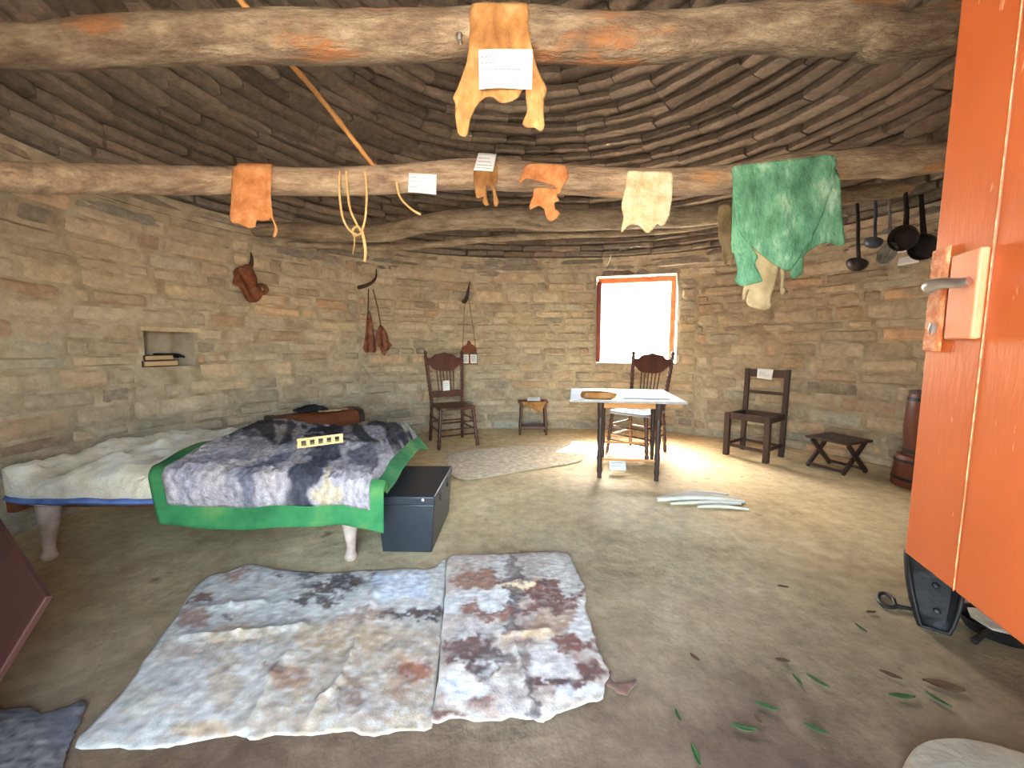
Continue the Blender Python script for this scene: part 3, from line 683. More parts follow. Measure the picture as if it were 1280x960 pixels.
for ol in ([(-2, -28), (1, -35), (3, -55), (6, -74), (4, -80), (-2, -78), (-7, -80), (-10, -76), (-8, -62), (-5, -44)], [(11, -46), (17, -48), (22, -58), (24, -66), (28, -70), (25, -76), (20, -78), (18, -84), (13, -77), (8, -70), (7, -60)]):
    g = G(); g.sheet(ragged([(a * s, b * s) for a, b in ol], 3, 0.004, 1), 0.012, lambda u, v: tuple(M @ Vector((u, 0.012 * sin(u * 70) + 0.012 * nz(u * 20, v * 20), v))))
    build('flap', g, M_POUCH, parent=tb, solid=0.012, offset=0)
t, M, s = on_wall('horn_peg', 'straight dark horn peg on the wall above the spindle chair and board', 'horn peg', 581, 376)
build('horn', horn_geo(M, [(-1 * s, -0.06, -1 * s), (-0.5 * s, 0.03, 0), (1 * s, 0.07, 6 * s), (2 * s, 0.09, 14 * s), (4 * s, 0.09, 22 * s)], 0.034), M_HORN, parent=t)
t, M, s = on_wall('hanging_board', 'small brown board with two white cards hanging by string from a horn peg', 'board', 585, 440, off=0.05)
g = G(); g.prism([(-9.5 * s, -1 * s), (9.5 * s, -1 * s), (9.5 * s, 5 * s), (7 * s, 8 * s), (3 * s, 10 * s), (1.5 * s, 14 * s), (-1.5 * s, 14 * s), (-3 * s, 9 * s), (-8 * s, 7 * s), (-9.5 * s, 5 * s)], 0.02, M.to_4x4() @ Matrix.Rotation(pi / 2, 4, 'X'))
build('board', g, M_BROWNWOOD, parent=t, bevel=0.003)
for a in (-5, 5.5):
    g = G(); g.prism([((a - 4) * s, -14 * s), ((a + 4) * s, -14 * s), ((a + 4) * s, -3 * s), ((a - 4) * s, -3 * s)], 0.004, M.to_4x4() @ Matrix.Translation((0, 0.014, 0)) @ Matrix.Rotation(pi / 2, 4, 'X'))
    o = build('card', g, M_PAPER, parent=t); o['label'] = 'white card'
    g = G()
    for zz in (-5, -7, -9, -11): g.prism([((a - 3) * s, (zz - .4) * s), ((a + 2.5) * s, (zz - .4) * s), ((a + 2.5) * s, (zz + .4) * s), ((a - 3) * s, (zz + .4) * s)], 0.001, M.to_4x4() @ Matrix.Translation((0, 0.0175, 0)) @ Matrix.Rotation(pi / 2, 4, 'X'))
    build('writing', g, M_INK, parent=o)
g = G(); g.prism([(-10.5 * s, -15.5 * s), (10.5 * s, -15.5 * s), (10.5 * s, -2 * s), (-10.5 * s, -2 * s)], 0.012, M.to_4x4() @ Matrix.Rotation(pi / 2, 4, 'X'))
build('backing', g, M_BROWNWOOD, parent=t, bevel=0.003)
for a, b in ((-8, -4.5), (8.5, 0.5)):
    g = G(); g.tube([M @ Vector((a * s, 0.004, 7 * s)), M @ Vector((b * s, 0.0, 66 * s))], 0.005, 8); build('string', g, M_STRING, parent=t)
# leather pouch with horn on the wall near the bed
t, M, s = on_wall('leather_pouch', 'dark brown leather pouch with a horn tip on the wall above the bed', 'pouch', 305, 350, off=0.03)
g = G(); g.sheet(ragged([(a * s, b * s) for a, b in [(-17, -2), (-14, 6), (-8, 14), (0, 18), (5, 19), (8, 12), (9, 2), (10, -6), (14, -10), (14, -20), (8, -26), (0, -26), (-6, -18), (-11, -10), (-17, -8)]], 3, 0.004, 4), 0.014,
    lambda u, v: tuple(M @ Vector((u, 0.02 + 0.02 * nz(u * 12, v * 12, 2) + 0.015 * sin(u * 40 + v * 20), v))))
build('bag', g, M_POUCH, parent=t, solid=0.04, offset=0)
build('horn', horn_geo(M, [(5 * s, 0.0, 14 * s), (5.5 * s, 0.03, 20 * s), (4.5 * s, 0.05, 27 * s), (3.5 * s, 0.05, 33 * s)], 0.024), M_HORN, parent=t)
g = G(); g.tube(spread([M @ Vector((a * s, 0.04, b * s)) for a, b in [(10, -9), (14, -5), (19, -5), (22, -9), (19, -13), (14, -14), (11, -11)]], 5), 0.022, 10)
build('strap_loop', g, M_POUCH, parent=t)
g = G(); tm_ = [NICHE[0] - 0.01 + (NICHE[1] - NICHE[0] + 0.02) * i / 8 for i in range(9)]; vs = []
for t_ in tm_: vs += [surf(t_, NICHE[3] - 0.004, -0.028), surf(t_, NICHE[3] + 0.03, -0.03), surf(t_, NICHE[3] + 0.03, 0.05), surf(t_, NICHE[3] - 0.004, 0.05)]
g.add(vs, [(4 * i + j, 4 * i + (j + 1) % 4, 4 * i + 4 + (j + 1) % 4, 4 * i + 4 + j) for i in range(8) for j in range(4)] + [(0, 1, 2, 3), (35, 34, 33, 32)])
structure(build('trim_5', g, M_KHAKI, smooth=False, bevel=0.003))
# books in the niche
p, M, s = wallframe(205, 455, 0.0)
pw, th = wall_hit(210, 456); n = inward(th); x = Vector((-n.y, n.x, 0)); x = x if x.x > 0 else -x
base = pw - n * 0.13; base.z = NI_Z[0]
def niche_thing(name, label, cat, dx, dn, z): return thing(name, label, cat, base + x * dx + n * dn + Vector((0, 0, z)), atan2(x.y, x.x))
b0 = niche_thing('old_book', 'old dark book with yellowed pages lying at the bottom of the wall niche', 'book', -0.03, 0.02, 0.001)
def book(t, wd, dp, ht, m):
    g = G(); g.box(-wd / 2, wd / 2, -dp / 2, dp / 2, 0, 0.006); g.box(-wd / 2, wd / 2, -dp / 2, dp / 2, ht - 0.006, ht); g.box(-wd / 2, -wd / 2 + 0.012, -dp / 2, dp / 2, 0.006, ht - 0.006)
    build('cover', g, m, parent=t, bevel=0.002)
    g = G(); g.box(-wd / 2 + 0.013, wd / 2 - 0.006, -dp / 2 + 0.006, dp / 2 - 0.006, 0.0065, ht - 0.0065); build('pages', g, M_PAGES, parent=t, bevel=0.002)
book(b0, 0.29, 0.17, 0.05, M_BLACKWOOD)
b1 = niche_thing('old_book', 'upper old book resting on another book in the wall niche', 'book', -0.04, 0.015, 0.052); book(b1, 0.26, 0.16, 0.045, M_BLACKWOOD); b1.rotation_euler[2] += 0.1
g = G(); g.sheet(ragged([(-0.02, -0.05), (0.16, -0.05), (0.18, 0.06), (-0.02, 0.06)], 3, 0.01, 3), 0.02, lambda u, v: (u, v, 0.03 - 0.35 * max(0, u - 0.09) + 0.006 * nz(u * 30, v * 30)))
o = tag(build('black_cloth', g, M_BLACKCL, loc=base + x * 0.03 + n * 0.03 + Vector((0, 0, 0.08)), rz=atan2(x.y, x.x), solid=0.012, offset=1), 'crumpled black cloth draped over the books in the niche', 'cloth')
# kitchen utensils on the wall behind the door
def utensil(name, label, cat, px, py_top, group='utensils hung on the wall'):
    t, M, s = on_wall(name, label, cat, px, py_top, group, off=0.05)
    sh = Matrix(((1, 0, -0.13, 0), (0, 1, 0, 0), (0, 0, 1, 0), (0, 0, 0, 1))); return t, M @ sh, s
def add_tube(t, nm, M, pts, r, m, n=10, k=5):
    g = G(); pp = catmull(pts, k); rr = r if not isinstance(r, list) else [r[0] + (r[1] - r[0]) * i / (len(pp) - 1) for i in range(len(pp))]
    g.tube([M @ Vector(p) for p in pp], rr, n); return build(nm, g, m, parent=t)
def bowl(R_, d, th=0.004):
    pr = [(R_ * sin(a), -d * cos(a)) for a in [i * pi / 2 / 8 for i in range(9)]]
    return [(max(r, 0.001), z) for r, z in pr] + [(max(r * 0.94, 0.001), z * 0.9 + 0.001) for r, z in reversed(pr)]
def hook(t, M): add_tube(t, 'nail', M, [(0, -0.09, 0.004), (0, 0.02, 0.004)], 0.005, M_IRON, 6)
for lab, px, top, L, rad, mt, mb in (('long black iron ladle, first from the green hide', 1075, 248, 84, 10.5, M_IRON, M_IRON), ('shorter blue-grey enamel ladle between the black ladle and the slotted spoon', 1098, 246, 60, 9, M_BLUEIRON, M_BLUEIRON)):
    t, M, s = utensil('ladle', lab, 'ladle', px, top); hook(t, M)
    add_tube(t, 'handle', M, [(0, 0, 0.01), (0, 0, -L * 0.3 * s), (-1.0 * s, 0.008, -L * 0.6 * s), (-1.5 * s, 0.01, -(L - 8) * s)], [0.012, 0.016] if mt is M_IRON else 0.012, mt)
    g = G(); g.lathe(bowl(rad * s, rad * 0.95 * s), 20, M.to_4x4() @ TM((-2.0 * s, 0.03, -(L - 6) * s), rx=0.5)); build('bowl', g, mb, parent=t)
t, M, s = utensil('slotted_spoon', 'grey tin slotted spoon hanging next to the frying pan', 'spoon', 1116, 246); hook(t, M)
add_tube(t, 'handle', M, [(0, 0, 0.01), (-0.5 * s, 0, -28 * s), (-2 * s, 0.005, -60 * s)], [0.010, 0.013], M_TIN)
g = G()
ol = [(9 * cos(a) , 13 * sin(a)) for a in [i * 2 * pi / 18 for i in range(18)]]
for sx in (-1, 0, 1):
    g.prism([((sx * 5.4 - 2.2) * s, (-11 if sx else -13) * s), ((sx * 5.4 + 2.2) * s, (-11 if sx else -13) * s), ((sx * 5.4 + 2.2) * s, (10 if sx else 12) * s), ((sx * 5.4 - 2.2) * s, (10 if sx else 12) * s)], 0.006, M.to_4x4() @ TM((-4.5 * s, 0.012, -68 * s), rx=pi / 2, ry=0.5))
rim = [Vector((a * s * 0.95, b * s, 0)) for a, b in ol] + [Vector((9 * s * 0.95, 0, 0))]
MM = M.to_4x4() @ TM((-4.5 * s, 0.012, -68 * s), rx=pi / 2, ry=0.5); g.tube([MM @ v for v in rim], 0.008, 8)
build('slotted_bowl', g, M_TIN, parent=t)
for nm, lab, px, top, cx_, cz_, rad in (('frying_pan', 'round black frying pan with a white card, beside the slotted spoon', 1137, 241, -2, -55, 15), ('frying_pan', 'black pan half hidden behind the orange door edge', 1157, 246, 2, -62, 15)):
    t, M, s = utensil(nm, lab, 'pan', px, top); hook(t, M)
    add_tube(t, 'handle', M, [(0, 0, 0.01), (0, 0, -22 * s), (cx_ * 0.5 * s, 0.01, (cz_ + rad - 2) * s)], [0.014, 0.02], M_IRON)
    g = G(); Rr = rad * s
    g.lathe([(0.001, 0), (Rr * 0.8, 0), (Rr, 0.045), (Rr * 1.04, 0.045), (Rr * 0.83, -0.006), (0.001, -0.006)], 28, M.to_4x4() @ TM((cx_ * s, 0.0, cz_ * s), rx=-pi / 2)); build('pan', g, M_IRON, parent=t)
for lab, px, py, w_, h_ in (('small white card on the frying pan', 1134, 308, 21, 18), ('small grey card below the half-hidden pan', 1147, 326, 20, 10)):
    p, M, s = wallframe(px, py, 0.115)
    cs = [p + M @ Vector((a * s, 0, b * s)) for a, b in ((-w_ / 2, h_ / 2 - 1), (w_ / 2, h_ / 2 + 1), (w_ / 2, -h_ / 2), (-w_ / 2 - 1, -h_ / 2))]
    card(lab, cs, [(0.3, 0.1, 0.8), (0.6, 0.1, 0.6)], 0.001)
# lime smear marks above the window
p, M, s = wallframe(768, 322, 0.012)
g = G()
for pts in ([(-9, -10), (-6, -4), (-4, 4), (-5, 10)], [(6, 8), (10, 9), (14, 8)], [(18, 10), (24, 11), (30, 10)]):
    g.tube(catmull([M @ Vector((a * s, 0, b * s)) for a, b in pts], 5), 0.009, 8, flat=0.6)
tag(build('string_scrap', g, M_WHITEWASH, loc=p), 'thin white string scrap stuck to the wall above the window', 'string')

# ------------------------------------------------------------------ the orange upper half of the stable door
HB = 0.81
pf = F(1130, 690, HB); ph = F(1280, 808, HB); dirv = (ph - pf).normalized()
hinge = pf + dirv * 0.79; ux = -dirv; un = Vector((-ux.y, ux.x, 0))       # un points to the camera side (-x)
if un.x > 0: un = -un
DW, DH, DT = 0.79, 1.15, 0.035
door = structure(thing('door_1', None, None, hinge))
DM = Matrix(((ux.x, un.x, 0, 0), (ux.y, un.y, 0, 0), (0, 0, 1, 0), (0, 0, 0, 1)))
def door_uv(px, py, n=0.0):
    d = ray(px, py); o = Vector((0, 0, CAM_H)); t = (hinge + un * n - o).dot(un) / d.dot(un); p = o + d * t - hinge
    return p.dot(ux), p.z
def dbox(name, a, b, c, d, n0, n1, m, bv=0.002, parent=None):
    g = G(); g.box(a, b, n0, n1, c, d, DM); return build(name, g, m, parent=parent or door, bevel=bv)
g = G(); e = [0, door_uv(1262, 500)[0], door_uv(1212, 500)[0], DW]
e = [0.0, 0.2, 0.42, door_uv(1213, 560)[0], DW]
for a, b in zip(e, e[1:]): g.box(a + 0.0008, b - 0.0008, -DT, 0, 0, DH, DM)
build('door_panel', g, M_DOOR, parent=door, bevel=0.003)
g = G()                                                                     # bare paint-chipped line along the plank joint
u0 = e[3]
n = 60; zz = [DH * i / n for i in range(n + 1)]
vs = []
for i, z_ in enumerate(zz):
    wv = 0.0007 + 0.0014 * max(0, nz(z_ * 14, 2.0)); dx = 0.0008 * nz(z_ * 9, 5.0)
    vs += [DM @ Vector((u0 + dx - wv, 0.0006, z_)), DM @ Vector((u0 + dx + wv, 0.0006, z_))]
g.add(vs, [(2 * i, 2 * i + 1, 2 * i + 3, 2 * i + 2) for i in range(n)])
build('chipped_joint', g, M_DOORCHIP, parent=door, solid=0.001)['label'] = 'pale line of chipped paint'
ea, eb = door_uv(1219, 370, .012)[0], door_uv(1184, 370, .012)[0]
lo, hi = min(ea, eb), max(ea, eb); z0, z1 = door_uv(1200, 424, .012)[1], door_uv(1200, 316, .012)[1]
lc = dbox('lock_case', lo, hi, z0, z1, 0.0, 0.012, M_LOCK, 0.003); lc['label'] = 'pale worn orange lock case'
sa, sb = door_uv(1178, 375)[0], door_uv(1163, 375)[0]
g = G(); zs0, zs1 = door_uv(1170, 439)[1], door_uv(1172, 313)[1]; n = 90; vs = []
for i in range(n + 1):
    z_ = zs0 + (zs1 - zs0) * i / n
    for uu in (sa - 0.012, sa + 0.002 * nz(z_ * 60), sb + 0.0015 * nz(z_ * 110, 4), sb + 0.0015 * nz(z_ * 110, 4) + 0.002):
        vs.append(DM @ Vector((uu, (0.003 if uu < sb else 0.001) + 0.0006 * nz(z_ * 90, uu * 90), z_)))
g.add(vs, [(4 * i + j, 4 * i + j + 1, 4 * i + j + 5, 4 * i + j + 4) for i in range(n) for j in range(3)])
build('splintered_strip', g, M_DOORCHIP, parent=door, solid=0.002, offset=0)['label'] = 'splintered paint strip beside the lock'
HN = 0.030; hu, hz = door_uv(1163, 358, HN); tu, tz = door_uv(1209, 352, HN)
g = G(); pp = catmull([DM @ Vector((hu, HN - .004, hz - 0.002)), DM @ Vector((hu - 0.004, HN + .002, hz)), DM @ Vector((hu * 0.6 + tu * 0.4, HN + .002, hz * 0.6 + tz * 0.4 + 0.002)), DM @ Vector((tu + 0.01, HN, tz)), DM @ Vector((tu, HN - .003, tz + 0.001))], 6)
k = len(pp); g.tube(pp, [0.0105 - 0.005 * i / (k - 1) - (0.004 if i in (0, k - 1) else 0) for i in range(k)], 12)
g.tube([DM @ Vector((hu - 0.006, 0.0, hz)), DM @ Vector((hu - 0.006, HN, hz))], 0.006, 12)
build('lever_handle', g, M_CHROME, parent=door)['label'] = 'chrome lever handle'
ku, kz = door_uv(1177, 411)
g = G(); g.lathe([(0.001, 0), (0.006, 0), (0.006, 0.006), (0.001, 0.008)], 14, DM @ TM((ku, 0.008, kz), rx=-pi / 2) @ Matrix.Diagonal((0.6, 1.5, 1, 1)))
build('keyhole_cover', g, M_CHROME, parent=door)
for zc in (0.15, 1.0):
    g = G(); g.tube([DM @ Vector((-0.004, -DT / 2, zc - 0.05)), DM @ Vector((-0.004, -DT / 2, zc + 0.05))], 0.009, 10); build('hinge', g, M_IRON, parent=door)
g = G()
for xx in (-0.80, 0.47): g.box(xx - 0.03, xx + 0.05, -0.27, -0.19, 0, 2.08)
g.box(-0.83, 0.52, -0.27, -0.19, 2.08, 2.14)
jw = structure(build('trim_4', g, M_WINFR, bevel=0.005)); 

# ------------------------------------------------------------------ bed
BX0, BX1, BY0, BY1, BT = -2.84, -0.86, 1.96, 3.12, 0.50
bed = thing('bed', 'wooden bed with a cream fleece mattress against the round wall', 'bed', ((BX0 + BX1) / 2, (BY0 + BY1) / 2, 0))
bl = Vector(bed.location)
def top_h(x, y, det=None):
    det = sstep(-1.72, -1.95, x) if det is None else det
    ex = min(x - BX0, BX1 - x); ey = min(y - BY0, BY1 - y)
    e = max(0.0, min(1.0, min(ex / 0.16, ey / 0.13))); e = sqrt(max(0, 1 - (1 - e) ** 2))
    return 0.385 + (BT - 0.375 + 0.035 * nz(x * 2.2, y * 2.6, 4)) * e + det * (0.05 * nz(x * 5, y * 5) + 0.03 * nz(x * 15, y * 15, 3)) * e
g = G(); nu, nv = 90, 60
def mt(u, v):
    x = BX0 + (BX1 - BX0) * u; y = BY0 + (BY1 - BY0) * v
    rd = 0.22 * max(0, 1 - (x - BX0) / 0.3) ** 2
    y = min(max(y, BY0 + rd * 0.6), BY1 - rd * 0.6)
    return (x + 0.012 * nz(y * 6, 1), y + 0.015 * nz(x * 6, 2) * (1 if v in (0, 1) else 0), top_h(x, y))
g.grid(nu, nv, mt); ring = [j * (nu + 1) for j in range(nv + 1)]
edge = [i for i in range(nu + 1)] + [j * (nu + 1) + nu for j in range(1, nv + 1)] + [nv * (nu + 1) + i for i in range(nu - 1, -1, -1)] + [j * (nu + 1) for j in range(nv - 1, 0, -1)]
o = len(g.v)
for i in edge: p = g.v[i]; g.v.append((p[0], p[1], 0.345 + 0.014 * nz(p[0] * 5, p[1] * 5, 2)))
ne = len(edge)
for i in range(ne): g.f.append((edge[i], edge[(i + 1) % ne], o + (i + 1) % ne, o + i))
build('mattress', g, M_MATT, parent=bed, world=True)['label'] = 'lumpy cream fleece mattress'
g = G(); vs = []
for i in range(60):
    x = BX0 + 0.1 + (BX1 - BX0 - 0.15) * i / 59
    lo = 0.335 + 0.006 * nz(x * 8); hi = 0.375 + 0.014 * nz(x * 6, 5)
    rd = 0.13 * max(0, 1 - (x - BX0) / 0.3) ** 2
    vs += [(x, BY0 - 0.004 + rd, hi), (x, BY0 - 0.016 + rd, (lo + hi) / 2), (x, BY0 + 0.01 + rd, lo), (x, BY0 + 0.14 + rd, lo - 0.005)]
g.add(vs, [(4 * i + j, 4 * i + 4 + j, 4 * i + 5 + j, 4 * i + 1 + j) for i in range(59) for j in range(3)])
build('ticking_edge', g, M_BEDBLUE, parent=bed, world=True, solid=0.004)['label'] = 'blue edge showing below the fleece'
g = G()
g.box(BX0 + 0.03, BX1 - 0.03, BY0 + 0.13, BY0 + 0.18, 0.27, 0.345); g.box(BX0 + 0.03, BX1 - 0.03, BY1 - 0.1, BY1 - 0.05, 0.25, 0.345)
g.box(BX0 + 0.03, BX0 + 0.08, BY0 + 0.1, BY1 - 0.1, 0.25, 0.345); g.box(BX1 - 0.08, BX1 - 0.03, BY0 + 0.1, BY1 - 0.1, 0.25, 0.345)
g.box(BX0 + 0.08, BX1 - 0.08, BY0 + 0.1, BY1 - 0.1, 0.32, 0.34)
build('frame', g, M_BROWNWOOD, parent=bed, world=True, bevel=0.006)
for (x, y) in ((BX0 + 0.28, BY0 + 0.09), (BX1 - 0.04, BY0 + 0.09), (BX0 + 0.06, BY1 - 0.09), (BX1 - 0.06, BY1 - 0.09)):
    g = G(); sg = 1 if x > -1.5 else -1
    pts = [(x, y, 0.34), (x, y, 0.24), (x + 0.004 * sg, y - 0.006, 0.16), (x + 0.008 * sg, y - 0.010, 0.08), (x + 0.006 * sg, y - 0.012, 0.045), (x + 0.006 * sg, y - 0.016, 0.02), (x + 0.006 * sg, y - 0.016, 0.0)]
    pp = catmull(pts, 4); rr = [p[0] for p in catmull([(0.05, 0), (0.048, 0), (0.036, 0), (0.026, 0), (0.026, 0), (0.036, 0), (0.030, 0)], 4)]
    g.tube(pp, rr, 14); build('leg', g, M_BEDLEG, parent=bed, world=True)

# fur blanket with a green border, spread over the foot half of the bed
def qlerp(a, b):
    bl_, br_, fr_, fl_ = (-2.10, 3.14), (-0.66, 3.16), (-0.60, 1.70), (-1.79, 1.66)
    x = (bl_[0] * (1 - a) + br_[0] * a) * (1 - b) + (fl_[0] * (1 - a) + fr_[0] * a) * b
    y = (bl_[1] * (1 - a) + br_[1] * a) * (1 - b) + (fl_[1] * (1 - a) + fr_[1] * a) * b
    return x - 0.05 * sin(pi * b) * (1 - a), y
def drape(x, y, lift):
    xe, ye, rr = BX1 - 0.01, BY0 + 0.02, 0.07
    px_, py_, z_ = x, y, 0.0
    if y < ye:
        d = ye - y; q = min(d, rr * pi / 2); py_ = ye - rr * sin(q / rr); z_ -= rr * (1 - cos(q / rr)); d2 = d - q
        z_ -= d2 * 0.97; py_ -= d2 * (0.16 + 0.05 * sin(x * 9))
    if x > xe:
        d = x - xe; px_ = xe + d * 0.80; back = sstep(2.7, 3.15, y)
        z_ -= d * (0.45 + 0.55 * back) * (1 if y > ye else 0.35)
    h = top_h(max(BX0 + .16, min(BX1 - 0.14, px_)), max(BY0 + .13, min(BY1 - 0.12, py_)), 0.0) + 0.03 * sstep(-1.6, -1.95, x)
    h += 0.018 * nz(x * 4, y * 4, 8)
    return (px_, py_ , h + z_ + 0.012 + lift)
blk = None
g = G(); g.grid(70, 70, lambda a, b: drape(*qlerp(a, b), 0.0))
blk = build('fur_blanket', g, M_BEDGREEN, loc=(-1.3, 2.4, 0.5), world=True, solid=0.006, offset=1.0)
tag(blk, 'grey fur blanket with a green felt border spread over the bed', 'blanket')
FURP = [  # pixel-free pattern: x, y on the cloth plan, radii, colour, strength
    (-1.06, 1.95, .07, .32, (58, 60, 74), .95), (-1.10, 2.2, .07, .2, (66, 66, 80), .9), (-.86, 2.25, .10, .16, (72, 72, 88), .8), (-1.34, 2.0, .06, .3, (110, 110, 128), .8), (-1.5, 2.1, .05, .3, (196, 188, 186), .9),
    (-1.85, 2.9, .12, .10, (62, 54, 50), .9), (-1.65, 2.75, .16, .07, (176, 158, 134), .8), (-1.45, 2.95, .10, .12, (48, 44, 48), .95), (-1.2, 2.95, .07, .14, (170, 154, 130), .9), (-1.05, 3.0, .10, .10, (52, 48, 52), .95), (-.9, 2.95, .07, .12, (182, 168, 146), .9),
    (-1.75, 2.6, .18, .05, (70, 66, 72), .8), (-1.3, 2.7, .16, .06, (84, 80, 88), .7), (-.8, 2.85, .06, .14, (60, 58, 66), .9), (-1.5, 2.55, .2, .05, (188, 178, 172), .6), (-1.68, 2.0, .06, .3, (150, 148, 166), .6), (-.93, 1.85, .03, .2, (206, 190, 160), .9), (-1.2, 1.95, .05, .25, (178, 168, 168), .8)]
def patch_color(P, x, y, base, wob, seed, sc=9.0, hard=0.25):
    wx_, wy_ = x + wob * nz(x * sc, y * sc, seed), y + wob * nz(y * sc, x * sc, seed + 5)
    c = base
    for (cx_, cy_, rx, ry, cc, st) in P:
        d = sqrt(((wx_ - cx_) / rx) ** 2 + ((wy_ - cy_) / ry) ** 2)
        t = st * (1 - sstep(1 - hard, 1 + hard, d))
        if t > 0: c = mixc(c, lin(cc), t)
    return c
g = G(); cols = []
def fur(a, b):
    aa, bb = 0.055 + a * 0.875, 0.02 + b * 0.912
    x, y = qlerp(aa, bb)
    c = patch_color(FURP, x, y, mixc(lin((156, 150, 158)), lin((196, 190, 194)), 0.5 + 0.8 * nz(x * 7, y * 3, 3)), 0.10, 2, 9, 0.3)
    c = mixc(c, lin((46, 42, 48)), 0.92 * sstep(2.35, 2.6, y + 0.3 * nz(x * 3, y * 3, 1)) * (0.35 + 0.65 * sstep(-0.15, 0.1, nz(x * 9 + y * 6, y * 3, 7))))
    k = 1 + 0.45 * nz(x * 40, y * 26, 6); cols.append(tuple(v * k for v in c))
    e = min(a, 1 - a, b, 1 - b); e = min(1, e / 0.03)
    p = drape(x, y, 0.008 + e * (0.022 + 0.012 * nz(x * 28, y * 20, 3) + 0.010 * nz(x * 60, y * 45, 9)))
    if y < BY0 - 0.02: p = (p[0], p[1] - 0.020 * e - 0.008 * e * nz(x * 30, y * 30), p[2])
    return p
g.grid(150, 130, fur); g.c = cols
o = build('fur_panel', g, M_FUR, parent=blk, loc=None, world=True, solid=0.004, offset=-1); o['label'] = 'grey and dark banded fur'
# small cream openwork rack lying on the blanket
p = Vector((-1.16, 2.28, 0)); p.z = drape(p.x, p.y, 0.040)[2]
t = thing('wooden_rack', 'small cream openwork wooden rack lying on the fur blanket', 'rack', p, 0.62)
g = G(); L2 = 0.125
g.box(-L2, L2, -0.035, -0.025, 0.0, 0.012); g.box(-L2, L2, -0.035, -0.025, 0.042, 0.056)
build('rail_frame', g, M_COMB, parent=t, bevel=0.002)
for i in range(6):
    xx = -L2 + 0.012 + i * (2 * L2 - 0.024) / 5; g = G(); g.box(xx - 0.010, xx + 0.010, -0.034, -0.026, 0.012, 0.042); build('slat', g, M_COMB, parent=t, bevel=0.001)
g = G(); g.box(-L2, L2, -0.026, 0.045, 0.0, 0.008); build('base_board', g, M_COMB, parent=t, bevel=0.002)

# dark blue tin trunk at the foot of the bed
t = thing('tin_box', 'dark blue-grey tin trunk standing at the foot of the bed', 'trunk', (-0.595, 2.37, 0), -0.02)
def frustum(g, w0, d0, w1, d1, z0, z1):
    g.add([(-w0, -d0, z0), (w0, -d0, z0), (w0, d0, z0), (-w0, d0, z0), (-w1, -d1, z1), (w1, -d1, z1), (w1, d1, z1), (-w1, d1, z1)], [(3, 2, 1, 0), (4, 5, 6, 7), (0, 1, 5, 4), (1, 2, 6, 5), (2, 3, 7, 6), (3, 0, 4, 7)])
g = G(); frustum(g, 0.142, 0.27, 0.162, 0.278, 0.0, 0.285); build('body', g, M_TRUNK, parent=t, bevel=0.006)
g = G(); frustum(g, 0.166, 0.282, 0.167, 0.283, 0.282, 0.335); build('lid', g, M_TRUNK, parent=t, bevel=0.008)
g = G(); g.lathe([(0.001, 0.006), (0.008, 0.004), (0.010, 0.0)], 10, TM((0.10, -0.283, 0.315), rx=pi / 2)); build('rivet', g, M_CHROME, parent=t)['label'] = 'shiny rivet'
for yy in (-0.1, 0.12):
    g = G(); g.box(0.160, 0.172, yy - 0.018, yy + 0.018, 0.25, 0.30); build('hasp', g, M_TRUNK, parent=t, bevel=0.003)

# brown wooden chest behind the bed
ca, cb = Vector((-2.13, 3.42, 0)), Vector((-1.56, 4.02, 0)); cv = cb - ca
t = thing('wooden_chest', 'reddish brown wooden chest with black ends standing behind the bed', 'chest', (ca + cb) / 2 + Vector((-0.14, 0.13, 0)), atan2(cv.y, cv.x))
L = cv.length / 2; CHT = 0.52
g = G(); g.box(-L + 0.05, L - 0.05, -0.19, 0.19, 0.0, 0.40); build('body', g, M_BROWNWOOD, parent=t, bevel=0.006)
def lidprof(k): return [(-k, 0.40), (k, 0.40), (k, 0.46), (k * 0.8, CHT - 0.015), (k * 0.3, CHT), (-k * 0.3, CHT), (-k * 0.8, CHT - 0.015), (-k, 0.46)]
YZ = Matrix(((0, 0, 1, 0), (1, 0, 0, 0), (0, 1, 0, 0), (0, 0, 0, 1)))
g = G(); g.prism(lidprof(0.195), 2 * L - 0.11, YZ); build('lid', g, M_BROWNWOOD, parent=t, bevel=0.004)
for sx in (-1, 1):
    g = G(); g.prism([(-0.2, 0.0), (0.2, 0.0)] + [(a * 1.03, b + 0.006 if b > 0.41 else b) for a, b in lidprof(0.2)[1:]], 0.055, Matrix.Translation((sx * (L - 0.028), 0, 0)) @ YZ)
    build('end_band', g, M_BLACKWOOD, parent=t, bevel=0.004)['label'] = 'black end band'
cm = t.matrix_basis.copy(); cm = Matrix.Translation(t.location) @ Matrix.Rotation(t.rotation_euler[2], 4, 'Z')
g = G(); g.grid(20, 14, lambda u, v: (-0.14 + 0.28 * u, -0.09 + 0.18 * v, 0.012 + 0.045 * sin(pi * u) * sin(pi * v) + 0.012 * nz(u * 5, v * 5)))
tag(build('black_hat', g, M_BLACKCL, loc=cm @ Vector((-0.03, 0.05, CHT)), rz=t.rotation_euler[2], solid=0.012, offset=1), 'flat black hat lying on the brown chest', 'hat')
g = G(); g.grid(16, 8, lambda u, v: (-0.14 + 0.28 * u, -0.06 + 0.12 * v, 0.006 + 0.018 * abs(nz(u * 3, v * 3, 2))))
tag(build('cream_paper', g, M_KHAKI, loc=cm @ Vector((0.14, -0.07, CHT - 0.002)), rz=t.rotation_euler[2] - 0.15, solid=0.003, offset=1), 'crumpled cream paper lying on the brown chest', 'paper')

